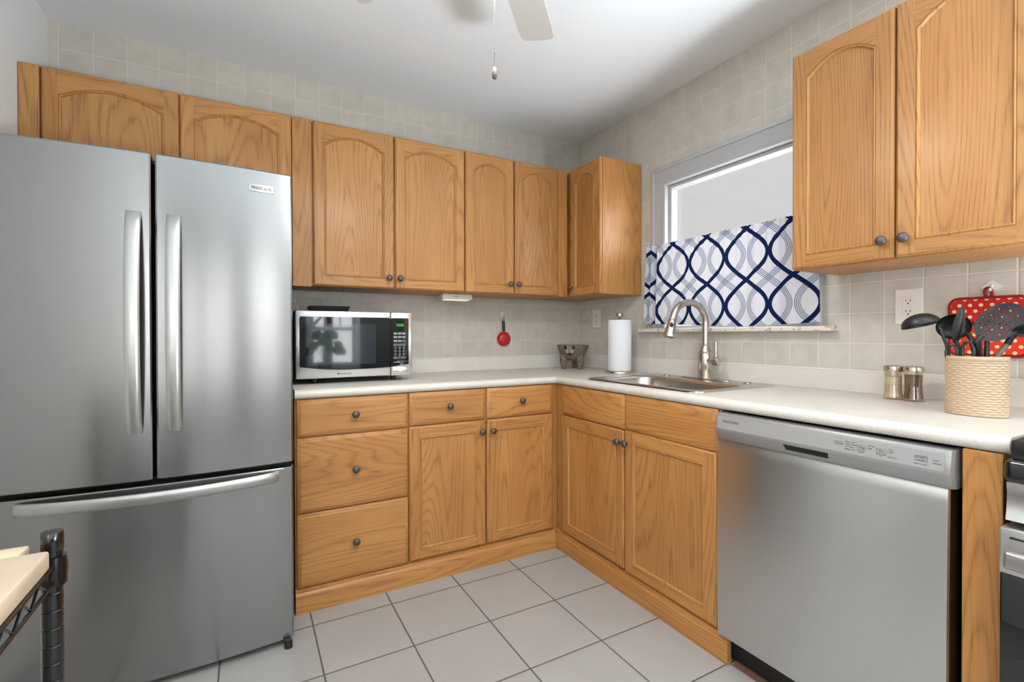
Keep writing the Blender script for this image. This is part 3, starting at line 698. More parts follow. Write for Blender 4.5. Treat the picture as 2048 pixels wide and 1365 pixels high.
poly = rpoly(-1.4572, -1.3705, .99, 1.2203, .007); poly = [p for p in poly if p[1] > 1.1] + [(-1.4572, .9838), (-1.42, .9875), (-1.3705, .9945)]
mwprism(poly, .415, .4212).build('control_glass', 'gloss', mc)
TP = MF - .0014
def mwt(s_, x, z, size, mat='white_ink', width=None): return text(s_, size, (x, TP, z), (1, 0, 0), (0, 0, 1), mat, mc, width=width, extr=.0001)
mwt('12:53', -1.4140, 1.1858, .0175, 'led', .034)['label'] = 'green clock display'
def btn(x, z, w_, h_, fill=True):
    mb = MB()
    if fill: mb.rbox(x - w_ / 2, x + w_ / 2, TP, TP + .001, z - h_ / 2, z + h_ / 2, .0004, 1)
    else:
        for x0, x1, z0, z1 in ((x - w_ / 2, x + w_ / 2, z + h_ / 2 - .0007, z + h_ / 2), (x - w_ / 2, x + w_ / 2, z - h_ / 2, z - h_ / 2 + .0007), (x - w_ / 2, x - w_ / 2 + .0007, z - h_ / 2, z + h_ / 2), (x + w_ / 2 - .0007, x + w_ / 2, z - h_ / 2, z + h_ / 2)): mb.box(x0, x1, TP, TP + .001, z0, z1)
    return mb.build('button', MTB if fill else 'white_ink', mc)
MTB = plain('grey_button_print', rgb(150, 150, 152), .5)
CX = (-1.4365, -1.4155, -1.3950)
names = (('Pop', 'Veg', 'Pizza'), ('Meal', 'Soup', 'Cake'), ('Fish', 'Meat', 'Time'), ('Power', 'Speed', 'Timer'))
for rI, z in enumerate((1.1452, 1.1275, 1.1085, 1.0895)):
    for cI, x in enumerate(CX):
        f_ = rI < 3 and not (rI == 2 and cI == 2)
        btn(x, z, .0175, .0105, f_); text(names[rI][cI], .0062, (x, TP - .0002, z), (1, 0, 0), (0, 0, 1), 'ink' if f_ else 'white_ink', mc, width=.011, extr=.0001)
for rI, z in enumerate((1.0738, 1.0580, 1.0425)):
    for cI, x in enumerate(CX):
        k = rI * 3 + cI + 1
        mb = MB(); ring = lambda rr: [Vector((x + rr * math.cos(2 * PI * e / 16), TP, z + rr * math.sin(2 * PI * e / 16))) for e in range(16)]
        mb.grid([ring(.0056), ring(.0049)], closed=True); mb.build('button', 'white_ink', mc); mwt(str(k), x, z, .0075)
for cI, (x, s_) in enumerate(zip(CX, ('Stop', '0', 'Start'))):
    btn(x, 1.0265, .0175, .0105, False); mwt(s_, x, 1.0265, .0065, width=None if s_ == '0' else .0125)
mwt('INVERTER', -1.4290, 1.0040, .0075, width=.033)
MB().rbox(-1.4493, -1.3712, -.4222, -.419, .9483, .9805, .002, 2).build('open_button', 'mwsteel', mc)
# black shallow tray on the microwave
tr = []
for k, z in ((.86, 1.2505), (1.0, 1.2800), (.97, 1.2800), (.85, 1.2535)): tr.append([Vector((-1.715 + sx * .093 * k, -.20 + sy * .075 * k, z)) for sx, sy in ((-1, -1), (1, -1), (1, 1), (-1, 1))])
mb = MB().grid(tr, closed=True); mb.add(tr[0], [(0, 1, 2, 3)]); mb.add(tr[-1], [(0, 1, 2, 3)])
tag(mb.build('shallow_tray', 'dark'), 'black shallow tray lying on top of the microwave', 'tray')

# ------------------------------------------------------------------ electrics
def slotset(mb, P, u, w, d):
    for du, h in ((-.0063, .009), (.0063, .0075)): pbox(mb, P, u + du - .0011, u + du + .0011, d - .001, d + .0004, w - h / 2 + .003, w + h / 2 + .003, .0002)
    pbox(mb, P, u - .0024, u + .0024, d - .001, d + .0004, w - .0100, w - .0055, .0002)
o1 = pbox(MB(), RIGHT, -.2385, -.1545, .0005, .006, 1.1830, 1.3075, .003).build('wall_outlet', 'white')
tag(o1, 'white duplex wall outlet on the tile behind the paper towel roll', 'outlet', 'wall outlets')
for w in (1.265, 1.225):
    mb = MB().lathe((-.0055, -.1965, w), [(.0165, 0), (.0165, .0025), (.001, .0026)], 20, (-1, 0, 0)); rc = mb.build('receptacle', 'white', o1)
    mb = MB(); slotset(mb, RIGHT, -.1965, w, .0082); mb.build('slots', 'ink', rc)
o2 = pbox(MB(), RIGHT, -1.9755, -1.8930, .0005, .006, 1.1730, 1.3005, .003).build('wall_outlet', 'white')
tag(o2, 'white rectangular test-button outlet plate on the tile above the spice shakers', 'outlet', 'wall outlets')
rc = pbox(MB(), RIGHT, -1.9510, -1.9175, .0055, .0085, 1.2030, 1.2710, .001).build('receptacle', 'white', o2)
mb = MB()
for w in (1.2555, 1.2175): slotset(mb, RIGHT, -1.9343, w, .0085)
mb.build('slots', 'ink', rc)
mb = MB()
for w in (1.2395, 1.2335): pbox(mb, RIGHT, -1.9460, -1.9225, .008, .0095, w - .0024, w + .0024, .0003)
mb.build('test_buttons', 'white', rc)
o3 = pbox(MB(), BACK, -1.915, -1.833, .0005, .006, 1.190, 1.3085, .003).build('wall_outlet', 'white')
tag(o3, 'white outlet plate on the back wall half hidden behind the refrigerator and microwave', 'outlet', 'wall outlets')
ul = thing('under_cabinet_light', (-1.02, -.19, 1.345), 'small white stick-on light under the narrow wall cabinets on the back wall', 'light')
MB().rbox(-1.112, -.930, -.215, -.150, 1.3400, 1.3722, .006, 3).build('housing', 'white', ul)
MB().rbox(-1.095, -.947, -.208, -.157, 1.3345, 1.3410, .002, 2).build('diffuser', plain('warm_diffuser', rgb(240, 226, 200), .4, emit=(1, .85, .6, 1), estr=.5), ul)
MB().rbox(-1.046, -1.020, -.2158, -.2148, 1.355, 1.3575, .0004, 1).build('switch_mark', 'ink', ul)

# ------------------------------------------------------------------ things on the counter
pt = thing('paper_towel_holder', (-.185, -.627, .9143), 'standing brushed metal paper towel holder left of the sink', 'paper towel holder')
MB().lathe((-.185, -.627, .9143), [(.084, 0), (.085, .004), (.083, .012), (.078, .015), (.01, .016)], 40).build('base', 'nickel', pt)
MB().lathe((-.185, -.627, .929), [(.006, 0), (.006, .300)], 12).build('rod', 'nickel', pt)
MB().lathe((-.185, -.627, 1.2245), [(.008, 0), (.009, .006), (.016, .012), (.0195, .022), (.0185, .032), (.013, .040), (.001, .043)], 20).build('finial', 'nickel', pt)
MB().lathe((-.185, -.627, .9310), [(.0215, 0), (.0645, .0), (.0662, .003), (.0665, .146), (.0662, .288), (.0645, .2905), (.0215, .2905), (.0212, .280), (.0212, .01)], 48).build('paper_roll_core', 'paper', pt)
pr = [o for o in pt.children if o.name.startswith('paper_roll_core')][0]; pr.name = 'paper_towel_roll'; pr.parent = None
pr.location = pt.location; tag(pr, 'full white paper towel roll on the standing holder left of the sink', 'paper towels')

BC = Vector((-.205, -.20, .9143))
bw = thing('stone_bowl', BC, 'small grey-brown footed stone mortar bowl with a painted pig face in the counter corner', 'bowl')
bprof = [(.001, .052), (.035, .055), (.060, .068), (.080, .092), (.094, .122), (.1035, .152), (.104, .1555), (.098, .1560), (.086, .120), (.060, .088), (.03, .076), (.001, .073)]
MB().lathe(BC, bprof, 40).build('bowl_body', 'stone', bw, angle=60)
vd = Vector((-.593, -.805, 0)); vr = Vector((.805, -.593, 0))
for lx, ly in ((-.056, .028), (.044, .042), (.012, -.062)):
    ft = BC + vr * lx + vd * ly; up_ = lambda k, z: BC + (vr * lx + vd * ly) * k + Vector((0, 0, z))
    MB().tube([ft, up_(1, .004), up_(1.02, .022), up_(1.06, .045), up_(1.06, .066), up_(.98, .084), up_(.80, .096), up_(.6, .100)], [.0115, .0145, .018, .0225, .025, .0235, .017, .006], 16).build('leg', 'stone', bw, angle=80)
def bowlpt(du, z, o_=.0):
    rr = None
    for (r0, z0), (r1, z1) in zip(bprof[:6], bprof[1:7]):
        if z0 <= z <= z1 + 1e-6: rr = r0 + (r1 - r0) * (z - z0) / max(1e-6, z1 - z0); break
    rr = (rr or .1) + o_
    q = math.asin(max(-1, min(1, du / rr)))
    return BC + vd * rr * math.cos(q) + vr * rr * math.sin(q) + Vector((0, 0, z))
def patch(name, cu, cz, ru, rz, col, o_):
    rows = []
    for k in (1.0, .6, .02):
        rows.append([bowlpt(cu + ru * k * math.cos(2 * PI * e / 20), min(.1515, cz + rz * k * math.sin(2 * PI * e / 20)), o_) for e in range(20)])
    mb = MB().grid(rows, closed=True)
    base = [bowlpt(cu + ru * math.cos(2 * PI * e / 20), min(.1515, cz + rz * math.sin(2 * PI * e / 20)), 0) for e in range(20)]
    mb.grid([rows[0], base], closed=True)
    return mb.build(name, col, bw)
MT['pdark'] = plain('dark_paint', rgb(26, 24, 30), .5); MT['pred'] = plain('dark_red_paint', rgb(96, 34, 34), .6); MT['ppale'] = plain('pale_paint', rgb(206, 196, 184), .7); MT['pgrey'] = plain('grey_brown_paint', rgb(132, 118, 108), .8)
patch('painted_mask', -.020, .134, .040, .046, 'pred', .0010); patch('painted_muzzle', -.020, .132, .034, .038, 'pgrey', .0018)
for sx in (-.0455, .0045):
    patch('painted_eye', sx, .140, .0134, .0165, 'ppale', .0024); patch('painted_pupil', sx + (.0 if sx > 0 else -.001), .141, .0118, .0150, 'pdark', .0032)
for sx in (-.0335, -.0085): patch('nostril_ring', sx, .1145, .0058, .0068, 'ppale', .0026); patch('nostril', sx, .1145, .0028, .0034, 'pdark', .0034)
patch('mouth', -.020, .1005, .016, .0062, 'pdark', .0028)

def shaker(y, x, content, label, contlab):
    sh = thing('spice_shaker', (x, y, .9143), label, 'shaker', 'spice shakers'); h = .102
    pr_ = [(.0285, 0), (.0290, .003), (.0275, .012), (.0245, .030), (.0235, .050), (.0240, .070), (.0258, .088), (.0262, h)]
    MB().lathe((x, y, .9143), pr_ + [(.0248, h), (.0225, .06), (.0232, .03), (.026, .008), (.001, .005)], 28).build('jar', 'jar', sh)
    inn = [(.001, .0052), (.0255, .0085), (.0226, .031), (.0219, .050), (.0223, .068), (.0235, .078 if content == 'salt' else .086), (.001, .079 if content == 'salt' else .087)]
    MB().lathe((x, y, .9143), inn, 24).build('filling', content, sh)['label'] = contlab
    MB().lathe((x, y, .9143 + h - .006), [(.0272, 0), (.0278, .002), (.0278, .013), (.0268, .0175), (.024, .0195), (.012, .0210), (.001, .0212)], 28).build('lid', 'nickel', sh)
    mb = MB()
    for k in range(5): mb.tube([(x + .0256 * math.cos(2 * PI * e / 28), y + .0256 * math.sin(2 * PI * e / 28), .940 + k * .006) for e in range(28)], .0007, 5, closed=True)
    mb.build('ridges', 'jar', sh)
MT['salt'] = plain('salt', rgb(232, 224, 214), .9); MT['peppr'] = plain('ground_pepper', rgb(128, 98, 70), .9, vary=.5, vscale=300)
shaker(-1.9365, -.118, 'salt', 'salt shaker with metal lid and white filling, left of the pair by the backsplash', 'white salt')
shaker(-1.9940, -.121, 'peppr', 'pepper shaker with metal lid and brown filling, right of the pair by the backsplash', 'brown pepper')

# utensil crock with woven relief
KC = Vector((-.300, -2.2045, .9143)); KA, KB, KH = .0655, .0485, .1627
cr = thing('utensil_crock', KC, 'oval cream crock with woven basket relief holding black utensils', 'utensil crock')
rows = []; NU, NV = 256, 126
def oval(q, k=1.0, o_=0): return ((KB * k + o_) * math.cos(q), (KA * k + o_) * math.sin(q))
for iv in range(NV + 1):
    w = iv / NV; z = .006 + w * (KH - .020); row = []
    rI = z / .0068; rb = math.floor(rI); fz = rI - rb
    for iu in range(NU):
        q = 2 * PI * iu / NU; cI = iu / NU * 16 + (.5 if rb % 2 else 0); fu = cI - math.floor(cI)
        sf = max(.02, math.sin(PI * fu)) ** .7; bul = .0026 * sf * max(0, 1 - (abs(2 * fz - 1) / (.25 + .75 * sf)) ** 2.2)
        x, y = oval(q, 1, -.0014 + bul); row.append(KC + Vector((x, y, z)))
    rows.append(row)
def ring(o_, z): return [KC + Vector((*oval(2 * PI * iu / NU, 1, o_), z)) for iu in range(NU)]
rows = [ring(-.004, 0), ring(.0005, .001), ring(.0015, .004)] + rows + [ring(.0005, KH - .0125), ring(.0018, KH - .010), ring(.0018, KH - .002), ring(.0005, KH), ring(-.004, KH), ring(-.005, KH - .003), ring(-.005, .008)]
mb = MB().grid(rows, closed=True); mb.add(rows[0], [tuple(range(NU))]); mb.add(rows[-1], [tuple(range(NU))])
mb.build('body', plain('cream_ceramic', rgb(192, 166, 136), .35, 0, .2), cr, angle=80)
GU = 'black utensils in the crock'
def axes(n_, u_):
    n_ = Vector(n_).normalized(); u_ = Vector(u_); u_ = (u_ - n_ * u_.dot(n_)).normalized(); return u_, n_.cross(u_), n_
def dish(c, n_, u_, ru, rv, depth, thick=.0022, nr=7, na=28, flip=False):
    """shallow shell: rim in the plane (u,v), bulging to -n"""
    U_, V_, N_ = axes(n_, u_); c = Vector(c)
    prof = [math.sin(PI / 2 * i / nr) for i in range(nr + 1)]
    def pt(k, e, o_): return c + U_ * (ru * k * math.cos(e)) + V_ * (rv * k * math.sin(e)) - N_ * (depth * math.sqrt(max(0, 1 - k * k)) + o_)
    rows = [[pt(max(k, .01), 2 * PI * e / na, 0) for e in range(na)] for k in prof] + [[pt(max(k, .01), 2 * PI * e / na, thick) for e in range(na)] for k in prof[::-1]]
    mb = MB().grid(rows, closed=True); mb.add(rows[0], [tuple(range(na))]); mb.add(rows[-1], [tuple(range(na))])
    return mb
BASE = KC + Vector((0, 0, .012))
la = thing('ladle', KC, 'black ladle leaning left out of the cream crock, cup turned downward', 'ladle', GU)
dish((-.285, -2.0745, 1.1640), (0, -.27, -1), (0, 1, 0), .048, .044, .034).build('cup', 'blackp', la)
MB().tube([(-.285, -2.117, 1.1585), (-.287, -2.123, 1.150), (-.292, -2.137, 1.107), (-.300, -2.160, 1.0), (-.30, -2.172, .935)], [.0045, .0048, .0042, .004, .004], 10).build('handle', 'blackp', la)
lb = thing('ladle', KC, 'black ladle behind the leaf-shaped spoon in the crock, hollow of its round cup facing out', 'ladle', GU)
dish((-.252, -2.140, 1.1590), (-.86, -.42, -.12), (0, 1, 0), .040, .037, .026).build('cup', 'blackp', lb)
MB().tube([(-.256, -2.172, 1.140), (-.265, -2.185, 1.12), (-.275, -2.196, 1.07), (-.285, -2.21, .935)], [.005, .0075, .0065, .005], 10).build('handle', 'blackp', lb)
sp = thing('serving_spoon', KC, 'black spoon standing edge-on like a pointed leaf in front of the ladles', 'spoon', GU)
mb = MB(); rows = []; A0 = Vector((-.296, -2.1585, 1.112)); A1 = Vector((-.296, -2.1745, 1.2200))
vv = Vector((-.45, -.72, .0)).normalized(); sd = Vector((.62, -.78, 0)); vv = Vector((0, 0, 0))
for i in range(15):
    k = i / 14; c = A0.lerp(A1, k); wd = .0170 * math.sin(PI * min(1, .06 + k * .94)) ** .75 * (1 - .25 * k) + .0006
    rows.append([c + vv * (wd * s_ * .62) + sd * (wd * .9 * s_) + Vector((-.55, -.75, 0)) * (.010 * (1 - s_ * s_) * math.sin(PI * k)) + (Vector((.002, .001, 0)) if side else Vector((0, 0, 0))) for side in (0, 1) for s_ in ([-1, -.6, -.2, .2, .6, 1] if not side else [1, .6, .2, -.2, -.6, -1])])
mb.grid(rows, closed=True); mb.add(rows[0], [tuple(range(12))]); mb.add(rows[-1], [tuple(range(12))]); mb.build('spoon_bowl', 'blackp', sp)
MB().tube([(-.296, -2.1600, 1.118), (-.297, -2.1680, 1.095), (-.300, -2.1780, 1.05), (-.300, -2.195, .935)], [.0052, .0048, .0045, .0045], 10).build('handle', 'blackp', sp)
def skim_mat():
    m = bpy.data.materials.new('perforated_nylon'); m.use_nodes = True; nt = m.node_tree; b = nt.nodes['Principled BSDF']
    b.inputs['Base Color'].default_value = rgb(27, 27, 30); b.inputs['Roughness'].default_value = .5
    uv = nt.nodes.new('ShaderNodeUVMap'); sep = nt.nodes.new('ShaderNodeSeparateXYZ'); nt.links.new(uv.outputs[0], sep.inputs[0])
    row = M(nt, 'DIVIDE', sep.outputs[1], .0098); par = M(nt, 'MULTIPLY', M(nt, 'PINGPONG', M(nt, 'ADD', M(nt, 'FLOOR', row), 0.0), 1.0), .5)
    cu = M(nt, 'SUBTRACT', M(nt, 'FRACT', M(nt, 'ADD', M(nt, 'DIVIDE', sep.outputs[0], .0112), par)), .5); cv = M(nt, 'SUBTRACT', M(nt, 'FRACT', row), .5)
    hole = M(nt, 'LESS_THAN', M(nt, 'ADD', M(nt, 'POWER', cu, 2.0), M(nt, 'POWER', cv, 2.0)), .048)
    rr = M(nt, 'ADD', M(nt, 'POWER', M(nt, 'DIVIDE', sep.outputs[0], .050), 2.0), M(nt, 'POWER', M(nt, 'DIVIDE', sep.outputs[1], .0345), 2.0))
    hole = M(nt, 'MULTIPLY', hole, M(nt, 'LESS_THAN', rr, 1.0)); hole = M(nt, 'MULTIPLY', hole, M(nt, 'GREATER_THAN', sep.outputs[0], -.040))
    tr_ = nt.nodes.new('ShaderNodeBsdfTransparent'); mx = nt.nodes.new('ShaderNodeMixShader')
    nt.links.new(hole, mx.inputs[0]); nt.links.new(b.outputs[0], mx.inputs[1]); nt.links.new(tr_.outputs[0], mx.inputs[2]); nt.links.new(mx.outputs[0], nt.nodes['Material Output'].inputs[0])
    return m
sk2 = thing('skimmer', KC, 'black oval skimmer full of small holes, largest head over the crock', 'skimmer', GU)
SC = Vector((-.300, -2.2510, 1.1700)); U_, V_, N_ = axes((-.86, -.50, .10), (.10, -.62, .62))
RU, RV_ = .0600, .0425
def dishz(u, v): return .012 * (1 - (u / RU) ** 2 - (v / RV_) ** 2)
mb = MB(); rows = []; uvs = []
na, nr = 40, 8
for side in (0, 1):
    for i in (range(nr + 1) if side == 0 else range(nr, -1, -1)):
        k = max(.01, i / nr); row = []
        for e in range(na):
            q = 2 * PI * e / na; u = RU * k * math.cos(q); v = RV_ * k * math.sin(q)
            row.append(SC + U_ * u + V_ * v - N_ * (dishz(u, v) + .002 * side)); uvs.append((u, v))
        rows.append(row)
mb.grid(rows, closed=True); mb.add(rows[0], [tuple(range(na))]); mb.add(rows[-1], [tuple(range(na))]); uvs += uvs[:na] + uvs[-na:]
hd_ = mb.build('perforated_head', skim_mat(), sk2)
ul_ = hd_.data.uv_layers.new(name='UVMap')
for lp in hd_.data.loops: ul_.data[lp.index].uv = uvs[lp.vertex_index]
hb_ = SC - U_ * RU * .98
MB().tube([SC - U_ * RU * .84, hb_ + Vector((0, .003, -.010)), Vector((-.302, -2.2110, 1.085)), Vector((-.304, -2.207, .935))], [.006, .0080, .0072, .006], 10).build('handle', 'blackp', sk2)
tn = thing('serving_tool', KC, 'narrow black kitchen tool handle rising between the scissors and the skimmer stem', 'utensil', GU)
MB().tube([(-.288, -2.2230, 1.125), (-.289, -2.2225, 1.08), (-.295, -2.216, .935)], [.0055, .0065, .005], 10).build('stem', 'blackp', tn)
MB().sphere((-.288, -2.2232, 1.1275), .0062, 10, 6, (1, 1, 1.4)).build('tip', 'blackp', tn)
s3 = thing('basting_spoon', KC, 'black spoon with a grey stem leaning right out of the crock', 'spoon', GU)
MB().tube([(-.292, -2.225, .935), (-.285, -2.2445, 1.080), (-.283, -2.2625, 1.113)], [.0055, .0062, .0068], 10).build('stem', plain('grey_nylon', rgb(120, 112, 104), .4), s3)
MB().tube([(-.283, -2.2615, 1.111), (-.282, -2.2690, 1.128), (-.281, -2.276, 1.139)], [.0075, .0072, .008], 10).build('neck', 'blackp', s3)
dish((-.275, -2.3060, 1.1475), (-.55, -.25, -.8), (0, -1, .12), .038, .027, .014).build('spoon_bowl', 'blackp', s3)
sc = thing('scissors', KC, 'black-handled scissors upside down in the crock, two finger loops above its rim', 'scissors', GU)
for (y, z, ry, rz) in ((-2.1600, 1.083, .0125, .0235), (-2.1945, 1.090, .0120, .0275)):
    MB().tube([(-.3235, y + ry * math.cos(2 * PI * e / 24), z + rz * math.sin(2 * PI * e / 24)) for e in range(24)], .0040, 8, closed=True).build('finger_loop', 'blackp', sc)
    MB().tube([(-.3235, y, z - rz), (-.320, (y - 2.178) / 2, 1.03), (-.314, -2.178, .99)], [.004, .004, .003], 8).build('shank', 'blackp', sc)
MB().rbox(-.315, -.312, -2.186, -2.170, .93, .995, .001, 1).build('blades', 'satin', sc)

# pot holder on its hook
hk = thing('adhesive_hook', (0, -2.152, 1.288), 'clear adhesive hook on the tile above the polka-dot pot holder', 'hook')
mb = MB().prism([(-2.152 + .0265 * (1 if i == 0 else -1 if i == 2 else 0), 1.288 + .0205 * (1 if i == 1 else -1 if i == 3 else 0)) for i in range(4)], RIGHT, .0006, .0030)
mb.build('base_plate', 'clearplastic', hk)
MB().tube([(-.003, -2.152, 1.292), (-.010, -2.152, 1.288), (-.013, -2.152, 1.279), (-.020, -2.152, 1.276), (-.022, -2.152, 1.283)], .0034, 10).build('hook_arm', 'clearplastic', hk)
def dots(name, base, dot, sp_):
    m, nt, b = new_mat(name); oc = objcoord(nt)
    sep = nt.nodes.new('ShaderNodeSeparateXYZ'); nt.links.new(oc, sep.inputs[0])
    row = M(nt, 'DIVIDE', sep.outputs[2], sp_ * .72); par = M(nt, 'MULTIPLY', M(nt, 'PINGPONG', M(nt, 'FLOOR', row), 1.0), .5)
    cu = M(nt, 'MULTIPLY', M(nt, 'SUBTRACT', M(nt, 'FRACT', M(nt, 'ADD', M(nt, 'DIVIDE', sep.outputs[1], sp_), par)), .5), sp_)
    cv = M(nt, 'MULTIPLY', M(nt, 'SUBTRACT', M(nt, 'FRACT', row), .5), sp_ * .72)
    d2 = M(nt, 'ADD', M(nt, 'POWER', cu, 2.0), M(nt, 'POWER', cv, 2.0))
    nt.links.new(mixc(nt, M(nt, 'LESS_THAN', d2, .0054 ** 2), base, dot), b.inputs['Base Color']); b.inputs['Roughness'].default_value = .8
    return m
ph = thing('pot_holder', (-.012, -2.143, 1.07), 'red pot holder with cream polka dots hanging behind the utensil crock', 'pot holder')
def ppoly(y0, y1, z0, z1, r_, n=6):
    return [(p.x, p.y) for p in rrect(y0, y1, z0, z1, r_, 0, n)]
MB().prism(ppoly(-2.236, -2.054, 1.072, 1.250, .022), RIGHT, .0075, .0175).build('quilted_body', dots('red_dotted_cloth', rgb(196, 26, 22), rgb(240, 210, 164), .0263), ph)
bl = ppoly(-2.238, -2.052, 1.070, 1.252, .024); MB().tube([Vector((-.0125, y, z)) for y, z in bl], .0062, 8, closed=True).build('binding', plain('dark_red_binding', rgb(150, 14, 18), .7), ph)
MB().prism(ppoly(-2.234, -2.056, 1.074, 1.172, .018), RIGHT, .0178, .0225).build('pocket', dots('orange_red_dotted_cloth', rgb(222, 56, 28), rgb(244, 214, 160), .0263), ph)
MB().tube([(-.0205, -2.055, 1.172), (-.0205, -2.236, 1.172)], .0062, 8).build('pocket_trim', 'blackp', ph)
MB().tube([(-.013 - .006 * math.sin(2 * PI * e / 16 * 1), -2.146 + .0085 * math.cos(2 * PI * e / 16), 1.268 + .0165 * math.sin(2 * PI * e / 16)) for e in range(16)], .0042, 8, closed=True).build('hanging_loop', plain('dark_red_loop', rgb(140, 12, 16), .7), ph)

# red pan on the back wall
h2 = thing('adhesive_hook', (-.622, -.002, 1.262), 'white adhesive hook on the back wall tile holding the red pan', 'hook')
pbox(MB(), BACK, -.633, -.612, .0006, .004, 1.240, 1.286, .0015).build('base_plate', 'white', h2)
MB().tube([(-.6225, -.004, 1.258), (-.6225, -.012, 1.253), (-.6225, -.020, 1.250), (-.6225, -.023, 1.257)], .003, 8).build('hook_arm', 'white', h2)
pn = thing('small_red_pan', (-.615, -.02, 1.11), 'tiny red pan with black handle hanging on the back wall', 'pan')
MB().lathe((-.6150, -.006, 1.1110), [(.0445, 0), (.0475, .0005), (.0455, .012), (.0370, .0215), (.030, .0245), (.001, .0255)], 36, (0, -1, 0)).build('pan_body', 'red', pn)
MB().tube([(-.6165, -.010, 1.152), (-.6175, -.014, 1.165), (-.6185, -.015, 1.172)], [.0085, .0080, .0075], 10).build('ferrule', 'red', pn)
MB().tube([(-.6180, -.0145, 1.166), (-.6190, -.016, 1.185), (-.6205, -.016, 1.212), (-.6210, -.016, 1.226)], [.0088, .0098, .0086, .0078], 12).build('handle', 'blackp', pn)
MB().tube([(-.6220 + .0058 * math.cos(2 * PI * e / 18), -.0175, 1.240 + .0185 * math.sin(2 * PI * e / 18)) for e in range(18)], .0018, 7, closed=True).build('hanging_loop', plain('dark_loop', rgb(92, 20, 20), .5), pn)

# ------------------------------------------------------------------ cafe curtain and rod
def curtain_mat():
    m = bpy.data.materials.new('ogee_curtain_cloth'); m.use_nodes = True; nt = m.node_tree; nt.nodes.clear()
    uv = nt.nodes.new('ShaderNodeUVMap'); sep = nt.nodes.new('ShaderNodeSeparateXYZ'); nt.links.new(uv.outputs[0], sep.inputs[0])
    U, Zc = sep.outputs[0], sep.outputs[1]
    P_, T_, z0, u0 = .2157, .472, 1.508, -1.1223
    ph_ = M(nt, 'MULTIPLY', M(nt, 'SUBTRACT', Zc, z0), 2 * PI / T_)
    c = M(nt, 'COSINE', ph_); s_ = M(nt, 'MULTIPLY', M(nt, 'SINE', ph_), 1.43)
    k = M(nt, 'SQRT', M(nt, 'ADD', 1.0, M(nt, 'MULTIPLY', s_, s_)))
    def fam(shift, sign, amp):
        x = M(nt, 'DIVIDE', M(nt, 'SUBTRACT', U, u0 + shift), P_)
        x = M(nt, 'ADD' if sign > 0 else 'SUBTRACT', x, M(nt, 'MULTIPLY', c, amp))
        return M(nt, 'DIVIDE', M(nt, 'MULTIPLY', M(nt, 'PINGPONG', x, .5), P_), k)
    navy = M(nt, 'MINIMUM', fam(0, 1, .470), fam(0, -1, .470))
    navy = M(nt, 'SUBTRACT', 1.0, ramp(nt, navy, .0086, .0096))
    def lines(d):
        inb = M(nt, 'LESS_THAN', d, .0140)
        # four lines at +-.0036 and +-.0112
        l1 = M(nt, 'LESS_THAN', M(nt, 'ABSOLUTE', M(nt, 'SUBTRACT', d, .0034)), .0014)
        l2 = M(nt, 'LESS_THAN', M(nt, 'ABSOLUTE', M(nt, 'SUBTRACT', d, .0102)), .0014)
        return M(nt, 'MULTIPLY', inb, M(nt, 'MAXIMUM', l1, l2)), inb
    la_, ia = lines(fam(P_ / 2, 1, .432)); lb_, ib = lines(fam(P_ / 2, -1, .432))
    gl = M(nt, 'MAXIMUM', la_, lb_); band = M(nt, 'MAXIMUM', ia, ib)
    cloth = mixc(nt, M(nt, 'MULTIPLY', band, .45), rgb(206, 205, 211), rgb(190, 192, 202))
    col = mixc(nt, gl, cloth, rgb(92, 102, 128)); col = mixc(nt, navy, col, rgb(21, 34, 68))
    df = nt.nodes.new('ShaderNodeBsdfDiffuse'); tl = nt.nodes.new('ShaderNodeBsdfTranslucent'); mx = nt.nodes.new('ShaderNodeMixShader')
    nt.links.new(col, df.inputs[0]); nt.links.new(col, tl.inputs[0]); mx.inputs[0].default_value = .14
    out = nt.nodes.new('ShaderNodeOutputMaterial')
    nt.links.new(df.outputs[0], mx.inputs[1]); nt.links.new(tl.outputs[0], mx.inputs[2]); nt.links.new(mx.outputs[0], out.inputs[0])
    return m
cu = thing('cafe_curtain', (-.05, -1.17, 1.19), 'white cafe curtain with navy and grey ogee lines over the lower window', 'curtain')
fold = [(-.012, -.708), (-.050, -.712), (-.068, -.722), (-.052, -.733), (-.034, -.742), (-.050, -.752), (-.070, -.762), (-.056, -.774), (-.036, -.782), (-.052, -.792), (-.066, -.802), (-.060, -.818)]
def catmull(pts, m=6):
    out = []
    for i in range(len(pts) - 1):
        p0, p1, p2, p3 = [Vector(pts[max(0, min(len(pts) - 1, i + k))]) for k in (-1, 0, 1, 2)]
        for j in range(m):
            q = j / m; out.append(.5 * ((2 * p1) + (p2 - p0) * q + (2 * p0 - 5 * p1 + 4 * p2 - p3) * q * q + (3 * p1 - p0 - 3 * p2 + p3) * q ** 3))
    out.append(Vector(pts[-1])); return out
path = [(p.x, p.y) for p in catmull(fold)]
y = path[-1][1]
while y > -1.648: y -= .006; path.append((-.060, y))
arc = [0.0]
for i in range(1, len(path)): arc.append(arc[-1] + math.hypot(path[i][0] - path[i - 1][0], path[i][1] - path[i - 1][1]))
i0 = min(range(len(path)), key=lambda i: abs(path[i][1] + .818))
rows = []; uvs = []; NZ = 26
zt = 1.638
